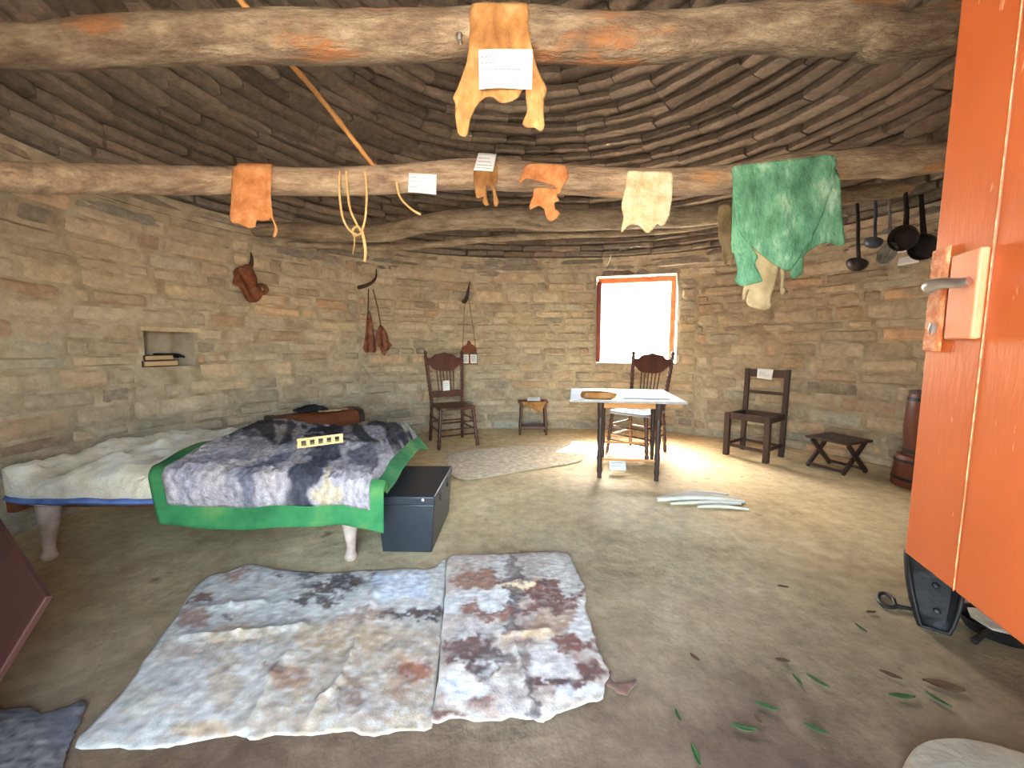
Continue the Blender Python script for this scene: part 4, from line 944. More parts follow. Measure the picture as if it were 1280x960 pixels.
# ------------------------------------------------------------------ chairs
def turned(z0, z1, r, n=9):
    prof = []; H_ = z1 - z0
    for i in range(n * 4 + 1):
        q = i / (n * 4); rr = r * (0.78 + 0.32 * abs(sin(q * pi * n / 1.0)) ** 0.8)
        prof.append((rr, z0 + H_ * q))
    return prof
def lean(M_, p0, p1, prof_fn, r):
    a, b = Vector(p0), Vector(p1); d = b - a; return Matrix.Translation(a) @ d.to_track_quat('Z', 'Y').to_matrix().to_4x4(), d.length
def stick_turned(g, p0, p1, r, n=6):
    M_, L_ = lean(None, p0, p1, None, r); g.lathe(turned(0, L_, r, n), 12, M_)
def spindle_chair(label, loc, rz, seat_mat=M_DARKWOOD, group='spindle-back chairs', slope=0.10):
    t = thing('spindle_chair', label, 'chair', loc, rz, group); hw, hd, SH, BH = 0.205, 0.20, 0.475, 1.12
    g = G(); pts = catmull([(-hw - .01, -hd - .03), (0, -hd - .05), (hw + .01, -hd - .03), (hw + .012, 0), (hw - .01, hd), (-hw + .01, hd), (-hw - .012, 0)], 5, True)
    g.prism(pts, 0.028, Matrix.Translation((0, 0, SH - 0.012))); build('seat', g, seat_mat, parent=t, bevel=0.006)
    for sx in (-1, 1):
        g = G(); stick_turned(g, (sx * (hw + 0.03), -hd - 0.03, 0), (sx * (hw - 0.01), -hd + 0.0, SH - 0.02), 0.021, 7); build('leg', g, M_DARKWOOD, parent=t)
        g = G(); stick_turned(g, (sx * (hw + 0.005), hd + 0.05, 0), (sx * (hw - 0.01), hd - 0.01, SH), 0.020, 5); build('leg', g, M_DARKWOOD, parent=t)
        g = G(); a = (sx * (hw - 0.01), hd - 0.01, SH - 0.01); b = (sx * (hw + 0.03), hd + slope, BH - 0.05); stick_turned(g, a, b, 0.021, 12)
        g.lathe([(0.012, 0), (0.022, 0.012), (0.024, 0.025), (0.016, 0.045), (0.002, 0.055)], 12, Matrix.Translation(b)); build('back_post', g, M_DARKWOOD, parent=t)
    def by(z): return hd - 0.01 + (slope + 0.01) * (z - SH) / (BH - 0.05 - SH)
    XZ = Matrix(((1, 0, 0, 0), (0, 0, 1, 0), (0, 1, 0, 0), (0, 0, 0, 1)))
    w2 = hw + 0.015
    crest = catmull([(-w2, BH - 0.16), (-w2 * 0.85, BH - 0.175), (-w2 * 0.55, BH - 0.235), (0, BH - 0.25), (w2 * 0.55, BH - 0.235), (w2 * 0.85, BH - 0.175), (w2, BH - 0.16), (w2, BH - 0.09), (w2 * 0.75, BH - 0.085), (w2 * 0.55, BH - 0.045), (w2 * 0.25, BH - 0.035), (0, BH - 0.018), (-w2 * 0.25, BH - 0.035), (-w2 * 0.55, BH - 0.045), (-w2 * 0.75, BH - 0.085), (-w2, BH - 0.09)], 3, True)
    sh = Matrix(((1, 0, 0, 0), (0, 1, (slope + 0.01) / (BH - 0.05 - SH), hd - 0.01 - (slope + 0.01) / (BH - 0.05 - SH) * SH), (0, 0, 1, 0), (0, 0, 0, 1)))
    g = G(); g.prism(crest, 0.022, sh @ XZ); build('crest_rail', g, M_DARKWOOD, parent=t, bevel=0.004)
    g = G(); g.prism([(-w2 + 0.02, SH + 0.075), (w2 - 0.02, SH + 0.075), (w2 - 0.015, SH + 0.155), (-w2 + 0.015, SH + 0.155)], 0.018, sh @ XZ); build('lower_rail', g, M_DARKWOOD, parent=t, bevel=0.003)
    for i in range(6):
        xx = -0.105 + i * 0.042; g = G(); z0_, z1_ = SH + 0.15, BH - 0.225; stick_turned(g, (xx * 0.9, by(z0_), z0_), (xx * 1.05, by(z1_), z1_), 0.0075, 5); build('spindle', g, M_DARKWOOD, parent=t)
    for z_, r_ in ((0.30, 0.010), (0.22, 0.010), (0.15, 0.010)):
        q = z_ / SH; g = G(); stick_turned(g, (-(hw + 0.03 - 0.04 * q), -hd - 0.03 + 0.03 * q, z_), ((hw + 0.03 - 0.04 * q), -hd - 0.03 + 0.03 * q, z_), r_, 5); build('stretcher', g, M_DARKWOOD, parent=t)
    for sx in (-1, 1):
        for z_ in (0.32, 0.2):
            q = z_ / SH; g = G(); stick_turned(g, (sx * (hw + 0.03 - 0.04 * q), -hd - 0.03 + 0.03 * q, z_), (sx * (hw + 0.005 - 0.015 * q), hd + 0.05 - 0.06 * q, z_), 0.010, 4); build('stretcher', g, M_DARKWOOD, parent=t)
    q = 0.25 / SH; g = G(); stick_turned(g, (-(hw + 0.005 - 0.015 * q), hd + 0.05 - 0.06 * q, 0.25), ((hw + 0.005 - 0.015 * q), hd + 0.05 - 0.06 * q, 0.25), 0.010, 4); build('stretcher', g, M_DARKWOOD, parent=t)
    return t
sc1 = spindle_chair('dark spindle-back chair against the wall below the horn peg, white card on its spindles', (-0.725, 4.60, 0), 0.46)
def local_card(t, label, pts, rows):
    M_ = Matrix.Translation(t.location) @ Matrix.Rotation(t.rotation_euler[2], 4, 'Z'); return card(label, [M_ @ Vector(p) for p in pts], rows, 0.001)
local_card(sc1, 'small white card tied to the spindles of the dark chair by the wall', [(-0.05, 0.195, 0.755), (0.035, 0.195, 0.757), (0.035, 0.18, 0.63), (-0.055, 0.18, 0.628)], [(0.3, 0.15, 0.8), (0.5, 0.15, 0.7), (0.7, 0.15, 0.6)])
spindle_chair('dark spindle-back chair pushed in behind the blue-white table, under the window', (1.39, 4.20, 0), -0.80, seat_mat=M_SEATSKY)

# square seatless chair frame
t = thing('chair_frame', 'dark square wooden chair frame without a seat, white card on its top rail', 'chair', (2.61, 4.07, 0), atan2(-0.34, 0.24))
hw, hd, SH, BH = 0.195, 0.19, 0.47, 0.93
for sx in (-1, 1):
    g = G(); g.box(sx * hw - 0.026, sx * hw + 0.026, -hd - 0.026, -hd + 0.026, 0, SH); build('leg', g, M_BLACKWOOD, parent=t, bevel=0.004)
    g = G(); g.box(sx * hw - 0.024, sx * hw + 0.024, hd - 0.02, hd + 0.02, 0, BH, Matrix(((1, 0, 0, 0), (0, 1, 0.03, -0.005), (0, 0, 1, 0), (0, 0, 0, 1)))); build('back_post', g, M_BLACKWOOD, parent=t, bevel=0.004)
    g = G(); g.box(sx * hw - 0.015, sx * hw + 0.015, -hd, hd, SH - 0.07, SH - 0.004); build('seat_rail', g, M_BLACKWOOD, parent=t, bevel=0.003)
    g = G(); g.box(sx * hw - 0.01, sx * hw + 0.01, -hd, hd, 0.11, 0.14); build('stretcher', g, M_BLACKWOOD, parent=t, bevel=0.003)
for yy in (-hd, hd):
    g = G(); g.box(-hw, hw, yy - 0.014, yy + 0.014, SH - 0.07, SH - 0.004); build('seat_rail', g, M_BLACKWOOD, parent=t, bevel=0.003)
    g = G(); g.box(-hw, hw, yy - 0.01, yy + 0.01, 0.10, 0.13); build('stretcher', g, M_BLACKWOOD, parent=t, bevel=0.003)
g = G(); g.box(-hw, hw, hd + 0.008, hd + 0.032, BH - 0.09, BH - 0.005); build('top_rail', g, M_BLACKWOOD, parent=t, bevel=0.003)
g = G(); g.box(-hw, hw, hd + 0.003, hd + 0.023, 0.655, 0.69); build('back_slat', g, M_BLACKWOOD, parent=t, bevel=0.003)
local_card(t, 'small white card on the top rail of the square chair frame', [(-0.085, hd - 0.002, BH + 0.004), (0.07, hd - 0.002, BH + 0.0), (0.06, hd - 0.010, BH - 0.115), (-0.085, hd - 0.008, BH - 0.10)], [(0.4, 0.1, 0.6), (0.55, 0.1, 0.9), (0.7, 0.1, 0.85)])

# folding stool
t = thing('folding_stool', 'low dark wooden folding stool with crossed legs near the wall', 'stool', (3.11, 3.60, 0), 0.37)
g = G(); g.box(-0.19, 0.19, -0.18, 0.18, 0.29, 0.312); build('seat', g, M_BLACKWOOD, parent=t, bevel=0.005)
for yy, o_ in ((-0.15, 0.012), (0.15, -0.012)):
    for sx in (-1, 1):
        g = G(); a = Vector((-sx * 0.16, yy + sx * 0.013, 0.0)); b = Vector((sx * 0.16, yy + sx * 0.013, 0.29)); d = (b - a); L_ = d.length
        g.box(-0.02, 0.02, -0.011, 0.011, 0.012, L_ - 0.008, Matrix.Translation(a) @ Matrix.Rotation(atan2(d.x, d.z), 4, 'Y')); build('leg', g, M_BLACKWOOD, parent=t, bevel=0.003)
for sx in (-1, 1):
    g = G(); g.box(sx * 0.145 - 0.014, sx * 0.145 + 0.014, -0.14, 0.14, 0.02, 0.045); build('crossbar', g, M_BLACKWOOD, parent=t, bevel=0.003)

# small stool with a hide hanging from its seat
t = thing('small_stool', 'small wooden stool with splayed legs standing against the wall between chair and table', 'stool', (0.28, 5.14, 0), 0.0)
g = G(); g.box(-0.20, 0.20, -0.12, 0.12, 0.425, 0.45); build('seat', g, M_BROWNWOOD, parent=t, bevel=0.010, seg=3)
for sx in (-1, 1):
    for yy in (-0.08, 0.08):
        g = G(); stick_turned(g, (sx * 0.175, yy * 1.25, 0), (sx * 0.155, yy, 0.43), 0.018, 2); build('leg', g, M_DARKWOOD, parent=t)
for yy in (-0.097, 0.097):
    g = G(); g.box(-0.17, 0.17, yy - 0.010, yy + 0.010, 0.08, 0.12); build('stretcher', g, M_DARKWOOD, parent=t, bevel=0.003)
g = G(); g.sheet(ragged([(-0.14, 0.03), (0.15, 0.03), (0.15, -0.03), (0.12, -0.11), (0.10, -0.135), (0.04, -0.12), (-0.04, -0.075), (-0.13, -0.04)], 3, 0.003, 2), 0.02,
    lambda u, v: (u, -0.128 - 0.008 * abs(sin(u * 30)) if v < 0.0 else -0.128 + v * 0.0 , 0.452 + v if v < 0 else 0.452 + 0.002) if v < 0 else (u, -0.128 + v * 2.5, 0.454))
tag(build('stool_hide', g, M_HIDETAN, loc=t.location, solid=0.004, offset=0), 'small tan hide scrap hanging over the front of the small stool', 'hide')
card('small white card lying on the small stool', [(0.21, 5.13, .498), (0.37, 5.13, .500), (0.38, 5.07, .458), (0.20, 5.07, .458)], [(0.3, 0.1, 0.8), (0.6, 0.1, 0.6)], 0.001)

# ------------------------------------------------------------------ table and what lies on it
TX0, TX1, TY0, TY1, TZ = 0.525, 1.485, 3.20, 4.12, 0.72
t = thing('table', 'dark-legged table with a pale blue and white top in front of the window', 'table', ((TX0 + TX1) / 2, (TY0 + TY1) / 2, 0)); tl_ = Vector(t.location)
g = G(); g.box(TX0, TX1, TY0, TY1, TZ - 0.022, TZ - 0.003); build('tabletop', g, M_TABEDGE, parent=t, world=True, bevel=0.004)
g = G(); g.box(TX0 + 0.005, TX1 - 0.005, TY0 + 0.005, TY1 - 0.005, TZ - 0.003, TZ); build('top_cover', g, M_TABLETOP, parent=t, world=True)['label'] = 'shiny pale blue and white top'
for yy, xs_ in ((3.325, (0.795, 1.285)), (3.96, (0.865, 1.365))):
    for xx in xs_:
        g = G(); pr = [(0.028, 0.72 - 0.025), (0.028, 0.56), (0.021, 0.55), (0.027, 0.53), (0.023, 0.48), (0.026, 0.36), (0.021, 0.26), (0.026, 0.2), (0.02, 0.12), (0.024, 0.07), (0.017, 0.03), (0.02, 0.0)]
        g.lathe(pr[::-1], 14, Matrix.Translation((xx, yy, 0))); build('leg', g, M_BLACKWOOD, parent=t, world=True)
g = G(); g.box(0.82, 1.26, 3.325, 3.345, 0.635, 0.697); build('drawer_front', g, M_DRAWER, parent=t, world=True, bevel=0.003)['label'] = 'honey-coloured drawer front'
g = G(); g.box(0.89, 1.34, 3.95, 3.97, 0.62, 0.697); build('apron', g, M_BLACKWOOD, parent=t, world=True, bevel=0.003)
for xx in (0.795, 1.285):
    g = G(); g.box(xx - 0.012, xx + 0.012, 3.35, 3.94, 0.62, 0.697, Matrix(((1, 0.115, 0, -3.325 * 0.115), (0, 1, 0, 0), (0, 0, 1, 0), (0, 0, 0, 1)))); build('apron', g, M_BLACKWOOD, parent=t, world=True, bevel=0.003)
for yy, xo in ((3.325, 0), (3.96, 0.075)):
    g = G(); g.box(0.81 + xo, 1.27 + xo, yy - 0.012, yy + 0.012, 0.165, 0.185); build('stretcher', g, M_DRAWER, parent=t, world=True, bevel=0.003)
g = G(); ol = catmull([(-0.155, 0), (-0.13, 0.055), (-0.05, 0.06), (0.05, 0.055), (0.13, 0.06), (0.155, 0), (0.13, -0.06), (0, -0.055), (-0.13, -0.06)], 5, True)
vs = []; fs = []; n_ = len(ol); lev = [(0.72, 0.0), (0.97, 0.012), (1.0, 0.034), (0.93, 0.056), (0.6, 0.07), (0.05, 0.064)]
for k_, z_ in lev: vs += [(a * k_, b * k_, z_) for a, b in ol]
for i in range(len(lev) - 1): fs += [(i * n_ + j, i * n_ + (j + 1) % n_, (i + 1) * n_ + (j + 1) % n_, (i + 1) * n_ + j) for j in range(n_)]
fs += [tuple(range(n_ - 1, -1, -1)), tuple((len(lev) - 1) * n_ + j for j in range(n_))]
g.add(vs, fs); tag(build('leather_case', g, M_LOAF, loc=(0.755, 3.34, TZ + 0.001), rz=-0.05), 'rounded brown leather case lying on the table corner', 'case')
def TR(a, b):
    a -= (TX0 + TX1) / 2; b -= (TY0 + TY1) / 2; k = -0.16
    return ((TX0 + TX1) / 2 + 0.04 + a * cos(k) - b * sin(k), (TY0 + TY1) / 2 + a * sin(k) + b * cos(k))
def paper(label, pts, rows, z=TZ + 0.002): return card(label, [(*TR(a, b), z) for a, b in pts], rows, 0.002, name='paper', group='papers on the table')
paper('white paper at the back of the table behind the brown leather case', [(0.66, 4.0), (1.0, 4.0), (0.98, 3.52), (0.62, 3.52)], [(0.3, 0.1, 0.8), (0.5, 0.1, 0.7)], TZ + 0.006)
paper('large white sheet spread over the middle of the table', [(1.03, 4.02), (1.40, 4.02), (1.38, 3.28), (0.98, 3.28)], [(0.2, 0.1, 0.7), (0.4, 0.1, 0.8), (0.6, 0.1, 0.75)], TZ + 0.004)
card('white card leaning low between the legs under the table', [(0.905, 3.50, 0.125), (1.06, 3.50, 0.125), (1.06, 3.47, 0.03), (0.905, 3.47, 0.03)], [(0.3, 0.1, 0.8), (0.6, 0.1, 0.6)], 0.001)

TROT = -0.16; t = bpy.data.objects['table']; t.rotation_euler[2] = TROT; t.location.x += 0.04
# ------------------------------------------------------------------ churn behind the door edge
t = thing('butter_churn', 'tall red-brown wooden churn on a wider staved tub, half hidden by the orange door', 'churn', (3.44, 3.14, 0))
g = G(); g.lathe([(0.001, 0), (0.185, 0), (0.19, 0.02), (0.172, 0.25), (0.165, 0.262), (0.14, 0.262), (0.14, 0.2), (0.001, 0.2)], 28); build('tub', g, M_CHURN, parent=t)
g = G(); g.lathe([(0.001, 0.201), (0.120, 0.201), (0.132, 0.36), (0.142, 0.5), (0.134, 0.66), (0.124, 0.78), (0.12, 0.785), (0.001, 0.785)], 28); build('barrel', g, M_CHURN, parent=t)
for z_, r_ in ((0.07, 0.187), (0.22, 0.177)):
    g = G(); g.lathe([(r_, z_ - 0.012), (r_ + 0.004, z_ - 0.011), (r_ + 0.002, z_ + 0.011), (r_ - 0.002, z_ + 0.012)], 28); build('hoop', g, M_IRON, parent=t)
for z_, r_ in ((0.74, 0.129), (0.30, 0.130)):
    g = G(); g.lathe([(r_, z_ - 0.016), (r_ + 0.004, z_ - 0.015), (r_ + 0.002, z_ + 0.015), (r_ - 0.004, z_ + 0.016)], 28); build('hoop', g, M_IRON, parent=t)
g = G(); g.lathe([(0.001, 0.786), (0.125, 0.786), (0.127, 0.806), (0.06, 0.816), (0.02, 0.83), (0.02, 0.87), (0.001, 0.875)], 24); build('lid', g, M_BLACKWOOD, parent=t)

# ------------------------------------------------------------------ leaning board at the edge of the view
A_, C_, B_ = Vector((-1.73, 1.30, .51)), None, None
C_ = W(68, 745, 1.02); A_ = W(0, 645, 1.28); dA = (A_ - C_).normalized()
dB = W(0, 865, 0.94) - C_; dB = (dB - dA * dB.dot(dA)).normalized(); tL = 0.62; tB = (C_.z - 0.004) / -dB.z
nn = dA.cross(dB).normalized()
if nn.dot(Vector((0, 0, CAM_H)) - C_) < 0: nn = -nn
g = G(); vs = []
for o_ in (0.018, 0.0):
    vs += [C_ + nn * o_, C_ + dA * tL + nn * o_, C_ + dA * tL + dB * ((C_.z + dA.z * tL) / -dB.z - 0.002) + nn * o_, C_ + dB * tB + nn * o_]
g.add(vs, [(0, 1, 2, 3), (7, 6, 5, 4), (0, 4, 5, 1), (1, 5, 6, 2), (2, 6, 7, 3), (3, 7, 4, 0)])
zmin = min(v[2] for v in g.v); g.v = [(a, b, c - zmin + 0.001) if False else (a, b, max(c, 0.002)) for a, b, c in g.v]
tag(build('leaning_board', g, M_BOARD, loc=tuple(C_), world=True, bevel=0.004), 'dark red-brown wooden board leaning beside the head end of the bed', 'board')

# ------------------------------------------------------------------ hide rugs on the floor
def rug(name, label, outline, base, patches, ridges, seed, step=0.013, cat='rug', wob=14, lift=0.004, amp=0.010, grain=0.5, spk=None):
    OL = [tuple(F(a, b)[:2]) for a, b in outline]
    OL = ragged(OL, 4, 0.008, seed)
    def hgt(x, y):
        e = min(1.0, edge_dist(OL, x, y) / 0.05); px_, py_ = pix((x, y, 0)); z_ = lift + 0.004 + e * (amp * (0.5 + 0.5 * nz(x * 5, y * 5, seed)) + 0.005 * nz(x * 15, y * 15, seed))
        for rd in ridges:
            for (a, b) in zip(rd[1:], rd[2:]):
                d = (a[0] - px_, a[1] - py_); l = (b[0] - a[0], b[1] - a[1]); q = max(0, min(1, -(d[0] * l[0] + d[1] * l[1]) / (l[0] ** 2 + l[1] ** 2)))
                dd = sqrt((a[0] + l[0] * q - px_) ** 2 + (a[1] + l[1] * q - py_) ** 2)
                if dd < 9: z_ += rd[0] * (1 - dd / 9) ** 2 * e
        return max(z_, 0.004)
    def cf(x, y):
        px_, py_ = pix((x, y, 0))
        b_ = base(px_, py_) if callable(base) else lin(base)
        c = patch_color(patches, px_ + 9 * nz(x * 24, y * 40, 3) + 5 * nz(x * 60, y * 90, 1), py_ + 5 * nz(x * 24, y * 40, 8) + 3 * nz(x * 60, y * 90, 5), b_, wob, seed, 0.05, 0.18)
        n1_ = nz(x * 34 + seed, y * 60, 1.5) + 0.6 * nz(x * 80, y * 120, seed)
        if spk: c = mixc(c, lin(spk[0]), spk[1] * sstep(0.12, 0.34, n1_)); c = mixc(c, lin(spk[2]), spk[1] * sstep(0.16, 0.4, -n1_))
        k = 1 + grain * nz(x * 26 + y * 8, y * 55 - x * 10, 4) ; return tuple(max(0.01, v * k) for v in c)
    g = G(); g.sheet(OL, step, lambda x, y: (x, y, hgt(x, y)), cf); c0 = F(sum(a for a, b in outline) / len(outline), sum(b for a, b in outline) / len(outline))
    return tag(build(name, g, M_RUG, loc=tuple(c0), world=True, solid=0.004, offset=-1), label, cat)
W_, T_, BR, DK, TN = (204, 200, 190), (168, 144, 114), (104, 56, 36), (50, 30, 27), (190, 156, 112)
rug('cowhide_rug', 'large white and tan cowhide rug, stiff and wrinkled, in front of the bed',
    [(94, 936), (118, 905), (150, 872), (190, 815), (222, 770), (240, 742), (262, 722), (288, 715), (312, 707), (345, 713), (400, 718), (440, 716), (500, 713), (540, 712), (557, 700), (556, 740), (552, 800), (545, 860), (539, 912), (500, 915), (470, 922), (430, 917), (405, 920), (370, 922), (345, 920), (318, 928), (296, 921), (240, 930), (200, 938), (150, 937)],
    lambda a, b: mixc(lin(W_), lin(T_), sstep(300, 420, a + (b - 800) * 0.6) * sstep(760, 800, b) * 0.75),
    [(420, 735, 40, 8, DK, .95), (395, 752, 30, 7, DK, .9), (440, 728, 26, 8, DK, .9), (385, 720, 16, 5, DK, .8), (350, 720, 6, 4, DK, .9), (248, 752, 18, 7, BR, .95), (240, 776, 26, 9, (150, 110, 90), .9), (215, 786, 12, 7, W_, .9), (288, 716, 26, 5, (168, 116, 90), .8), (290, 778, 6, 5, DK, .8),
     (365, 850, 26, 14, (158, 110, 78), .7), (340, 838, 12, 9, BR, .7), (455, 775, 40, 7, (162, 122, 92), .7), (500, 850, 20, 30, (160, 116, 84), .55), (520, 840, 18, 16, (150, 84, 52), .9), (515, 773, 42, 6, DK, .9), (540, 770, 20, 6, DK, .9), (500, 735, 36, 18, (206, 218, 232), .8), (430, 800, 60, 18, TN, .5), (300, 800, 50, 14, TN, .6), (280, 850, 20, 40, TN, .5), (450, 890, 40, 25, (176, 160, 146), .6), (230, 820, 40, 10, (176, 140, 110), .5), (445, 868, 10, 20, (120, 84, 64), .7), (255, 918, 40, 8, TN, .7), (170, 880, 30, 20, (216, 206, 180), .5)],
    [(0.012, (305, 918), (325, 880), (338, 850), (360, 820)), (0.013, (378, 918), (400, 880), (425, 855), (440, 820), (470, 740)), (0.015, (420, 915), (424, 870)), (0.014, (230, 800), (300, 795), (380, 785)), (0.012, (240, 765), (290, 760), (330, 755)), (0.014, (445, 915), (455, 885))], 3, spk=((150, 112, 80), 0.28, (222, 222, 220)))
rug('goatskin_rug', 'brown and white spotted hide rug with a dark spine line, overlapping the large cowhide',
    [(560, 702), (580, 698), (610, 697), (640, 696), (670, 694), (700, 694), (712, 698), (720, 716), (730, 735), (733, 748), (732, 765), (740, 790), (746, 815), (758, 838), (762, 850), (756, 862), (754, 880), (735, 884), (706, 895), (690, 903), (678, 909), (650, 904), (600, 908), (570, 904), (541, 911), (544, 880), (550, 830), (553, 790), (557, 745)],
    lambda a, b: mixc(lin((216, 204, 188)), lin((150, 104, 76)), 0.25 + 0.5 * nz(a * 0.03, b * 0.05, 2)),
    [(595, 732, 34, 13, (150, 96, 66), .9), (575, 757, 28, 9, (226, 222, 216), .95), (620, 757, 26, 9, (226, 222, 216), .95), (632, 715, 20, 7, (220, 212, 200), .9), (690, 712, 26, 8, (226, 218, 204), .9), (700, 730, 30, 7, (226, 218, 206), .8), (690, 748, 46, 9, (118, 60, 42), .95), (720, 742, 10, 6, W_, .9), (690, 765, 38, 8, (112, 58, 42), .9), (610, 772, 40, 9, (134, 82, 62), .9),
     (600, 795, 22, 10, (206, 196, 186), .8), (585, 820, 34, 22, (96, 54, 44), .9), (612, 835, 30, 18, (84, 58, 52), .8), (575, 802, 10, 5, W_, .8), (600, 812, 14, 6, W_, .7), (580, 830, 7, 5, W_, .8), (615, 838, 13, 8, W_, .8), (576, 868, 30, 13, (226, 226, 228), .95), (560, 900, 24, 9, (110, 66, 50), .9), (640, 882, 30, 20, (196, 180, 168), .8), (598, 885, 20, 7, (140, 96, 78), .8),
     (692, 838, 38, 20, (214, 204, 194), .95), (720, 812, 40, 9, (116, 62, 44), .95), (738, 846, 20, 14, (100, 54, 42), .95), (692, 862, 38, 7, (94, 54, 46), .95), (725, 785, 10, 24, (230, 224, 216), .95), (735, 800, 12, 8, W_, .9), (690, 786, 26, 14, (176, 136, 104), .8), (690, 775, 14, 8, (206, 180, 152), .8), (720, 875, 30, 8, (222, 218, 214), .9),
     (645, 760, 9, 40, (84, 66, 64), .85), (640, 720, 8, 30, (116, 84, 66), .7), (655, 830, 8, 50, (120, 96, 86), .75), (668, 880, 7, 30, (72, 60, 62), .8), (650, 738, 26, 4, (226, 198, 156), .9), (660, 800, 30, 5, (206, 170, 128), .8)],
    [(0.012, (620, 740), (650, 734), (675, 738)), (0.010, (635, 745), (640, 790)), (0.010, (640, 802), (655, 850), (668, 905)), (0.012, (640, 800), (685, 795)), (0.008, (556, 720), (548, 850))], 9, lift=0.016, wob=18, step=0.011, spk=((104, 62, 44), 0.2, (216, 210, 202)))
rug('hide_scrap', 'small brown hide scrap lying beside the spotted hide rug', [(757, 838), (764, 842), (766, 853), (778, 856), (797, 852), (790, 862), (780, 870), (768, 864), (758, 856)], (120, 84, 66), [], [], 15, step=0.01, cat='hide scrap', lift=0.003, amp=0.012)
rug('grey_sheepskin', 'dark grey mottled hide at the near corner, beside the large cowhide', [(-40, 893), (0, 890), (38, 889), (52, 896), (80, 890), (106, 880), (104, 900), (95, 920), (84, 945), (80, 968), (60, 1000), (-50, 1000)],
    lambda a, b: mixc(lin((136, 130, 126)), lin((58, 52, 54)), 0.5 + 1.2 * nz(a * 0.09, b * 0.14, 4)), [(80, 915, 26, 30, (92, 90, 98), .8), (45, 898, 7, 9, (40, 38, 44), .8), (15, 890, 30, 4, (96, 60, 54), .8)], [], 21, cat='hide', lift=0.012, amp=0.02)
rug('reed_mat', 'faded flat mat of earth-coloured reeds on the floor between trunk and table', [(562, 592), (560, 570), (600, 562), (650, 558), (700, 557), (738, 556), (742, 562), (732, 572), (718, 580), (660, 589), (600, 599), (575, 600)],
    lambda a, b: mixc(lin((216, 200, 164)), lin((184, 166, 130)), 0.5 + 0.9 * nz(a * 0.2, b * 0.4, 4)), [], [], 27, cat='mat', lift=0.002, amp=0.004, step=0.03)

# ------------------------------------------------------------------ small things on the floor
def floor_tube(name, label, cat, pts, rads, m, group=None, lift=0.0):
    P = [F(a, b) for a, b in pts]; pp = catmull([(*p[:2], r + lift) for p, r in zip(P, rads)], 5); rr = [p[0] for p in catmull([(r, 0) for r in rads], 5)]
    g = G(); g.tube(pp, rr, 10); g.v = [(a + 0.003 * nz(a * 30, b * 30), b, c) for a, b, c in g.v]; o_ = P[0]
    return tag(build(name, g, m, loc=tuple(o_), world=True), label, cat, group)
for lab, pts, rr in (('longest white peeled stick at the back of the floor bundle', [(842, 620), (870, 617), (910, 619)], [0.010, 0.014, 0.008]), ('white stick lying second from the back of the floor bundle', [(826, 624), (865, 620), (922, 625)], [0.012, 0.016, 0.010]),
                     ('thick split white stick in the middle of the floor bundle', [(821, 627), (870, 626), (930, 629)], [0.016, 0.022, 0.012]), ('white stick lying in front of the thick one in the floor bundle', [(838, 631), (880, 630), (926, 631)], [0.010, 0.014, 0.010]),
                     ('shortest white stick, nearest the doorway in the floor bundle', [(872, 635), (900, 635), (936, 638)], [0.010, 0.014, 0.007])):
    floor_tube('peeled_stick', lab, 'stick', pts, rr, M_STICK, 'white sticks on the floor')
# iron wagon shoe propped up on its block, with rod and ring, and the tin things beside it
f0 = F(1166, 785); dv = Vector((0.22, 0.30, 0)); ang = atan2(dv.y, dv.x)
t = thing('iron_shoe', 'dark iron trough-shaped wagon shoe tilted up under the orange door', 'wagon shoe', (f0.x, f0.y, 0), ang - pi / 2)
tilt = Matrix.Rotation(1.1, 4, 'X'); g = G(); vs = []
for i in range(13):
    q = i / 12; wd = 0.036 + 0.036 * sin(pi * 0.5 * min(1, q * 1.3)); wl_ = 0.022 + 0.045 * sin(pi * min(1, q + 0.12) * 0.8); y_ = 0.29 * q
    vs += [tilt @ Vector(p) for p in ((-wd, y_, wl_), (-wd - 0.004, y_, wl_ * 0.4), (-wd * 0.8, y_, 0.008), (wd * 0.8, y_, 0.008), (wd + 0.004, y_, wl_ * 0.4), (wd, y_, wl_))]
g.add(vs, [(6 * i + j, 6 * i + 6 + j, 6 * i + 7 + j, 6 * i + 1 + j) for i in range(12) for j in range(5)] + [(0, 1, 2, 3, 4, 5)])
build('trough', g, M_IRON, parent=t, solid=0.012, offset=1)
for y_ in (0.07, 0.17):
    g = G(); g.lathe([(0.001, 0), (0.013, 0), (0.011, 0.010), (0.001, 0.013)], 10, tilt @ TM((0.012, y_, 0.010))); build('bolt_head', g, M_IRON, parent=t)
g = G(); g.box(-0.04, 0.04, 0.125, 0.21, 0.0, 0.20); build('prop_block', g, M_BLACKWOOD, parent=t, bevel=0.004)
r0, r1 = F(1143, 762, 0.012), F(1119, 757, 0.012)
tr = thing('iron_rod', 'thin iron rod ending in an open ring, beside the wagon shoe', 'rod', (r1.x, r1.y, 0))
g = G(); g.tube([r0, r1], 0.009, 10); build('bar', g, M_IRON, parent=tr, world=True)
g = G(); pp = catmull([tuple(F(a, b, 0.012)) for a, b in [(1117, 750), (1119, 758), (1112, 759), (1103, 756), (1098, 749), (1100, 742), (1107, 742), (1116, 748)]], 5, True); pp.append(pp[0]); g.tube(pp, 0.008, 10); build('ring', g, M_IRON, parent=tr, world=True)
t0 = F(1246, 790); t = thing('tin_pan', 'small dark pan lying on the floor under the orange door, beyond the wagon shoe', 'pan', (t0.x, t0.y, 0), 0.5)
g = G(); g.lathe([(0.001, 0.0), (0.09, 0.0), (0.11, 0.045), (0.115, 0.045), (0.094, -0.001), (0.001, -0.001)], 26, Matrix.Translation((0, 0, 0.003))); build('pan_body', g, M_IRON, parent=t)
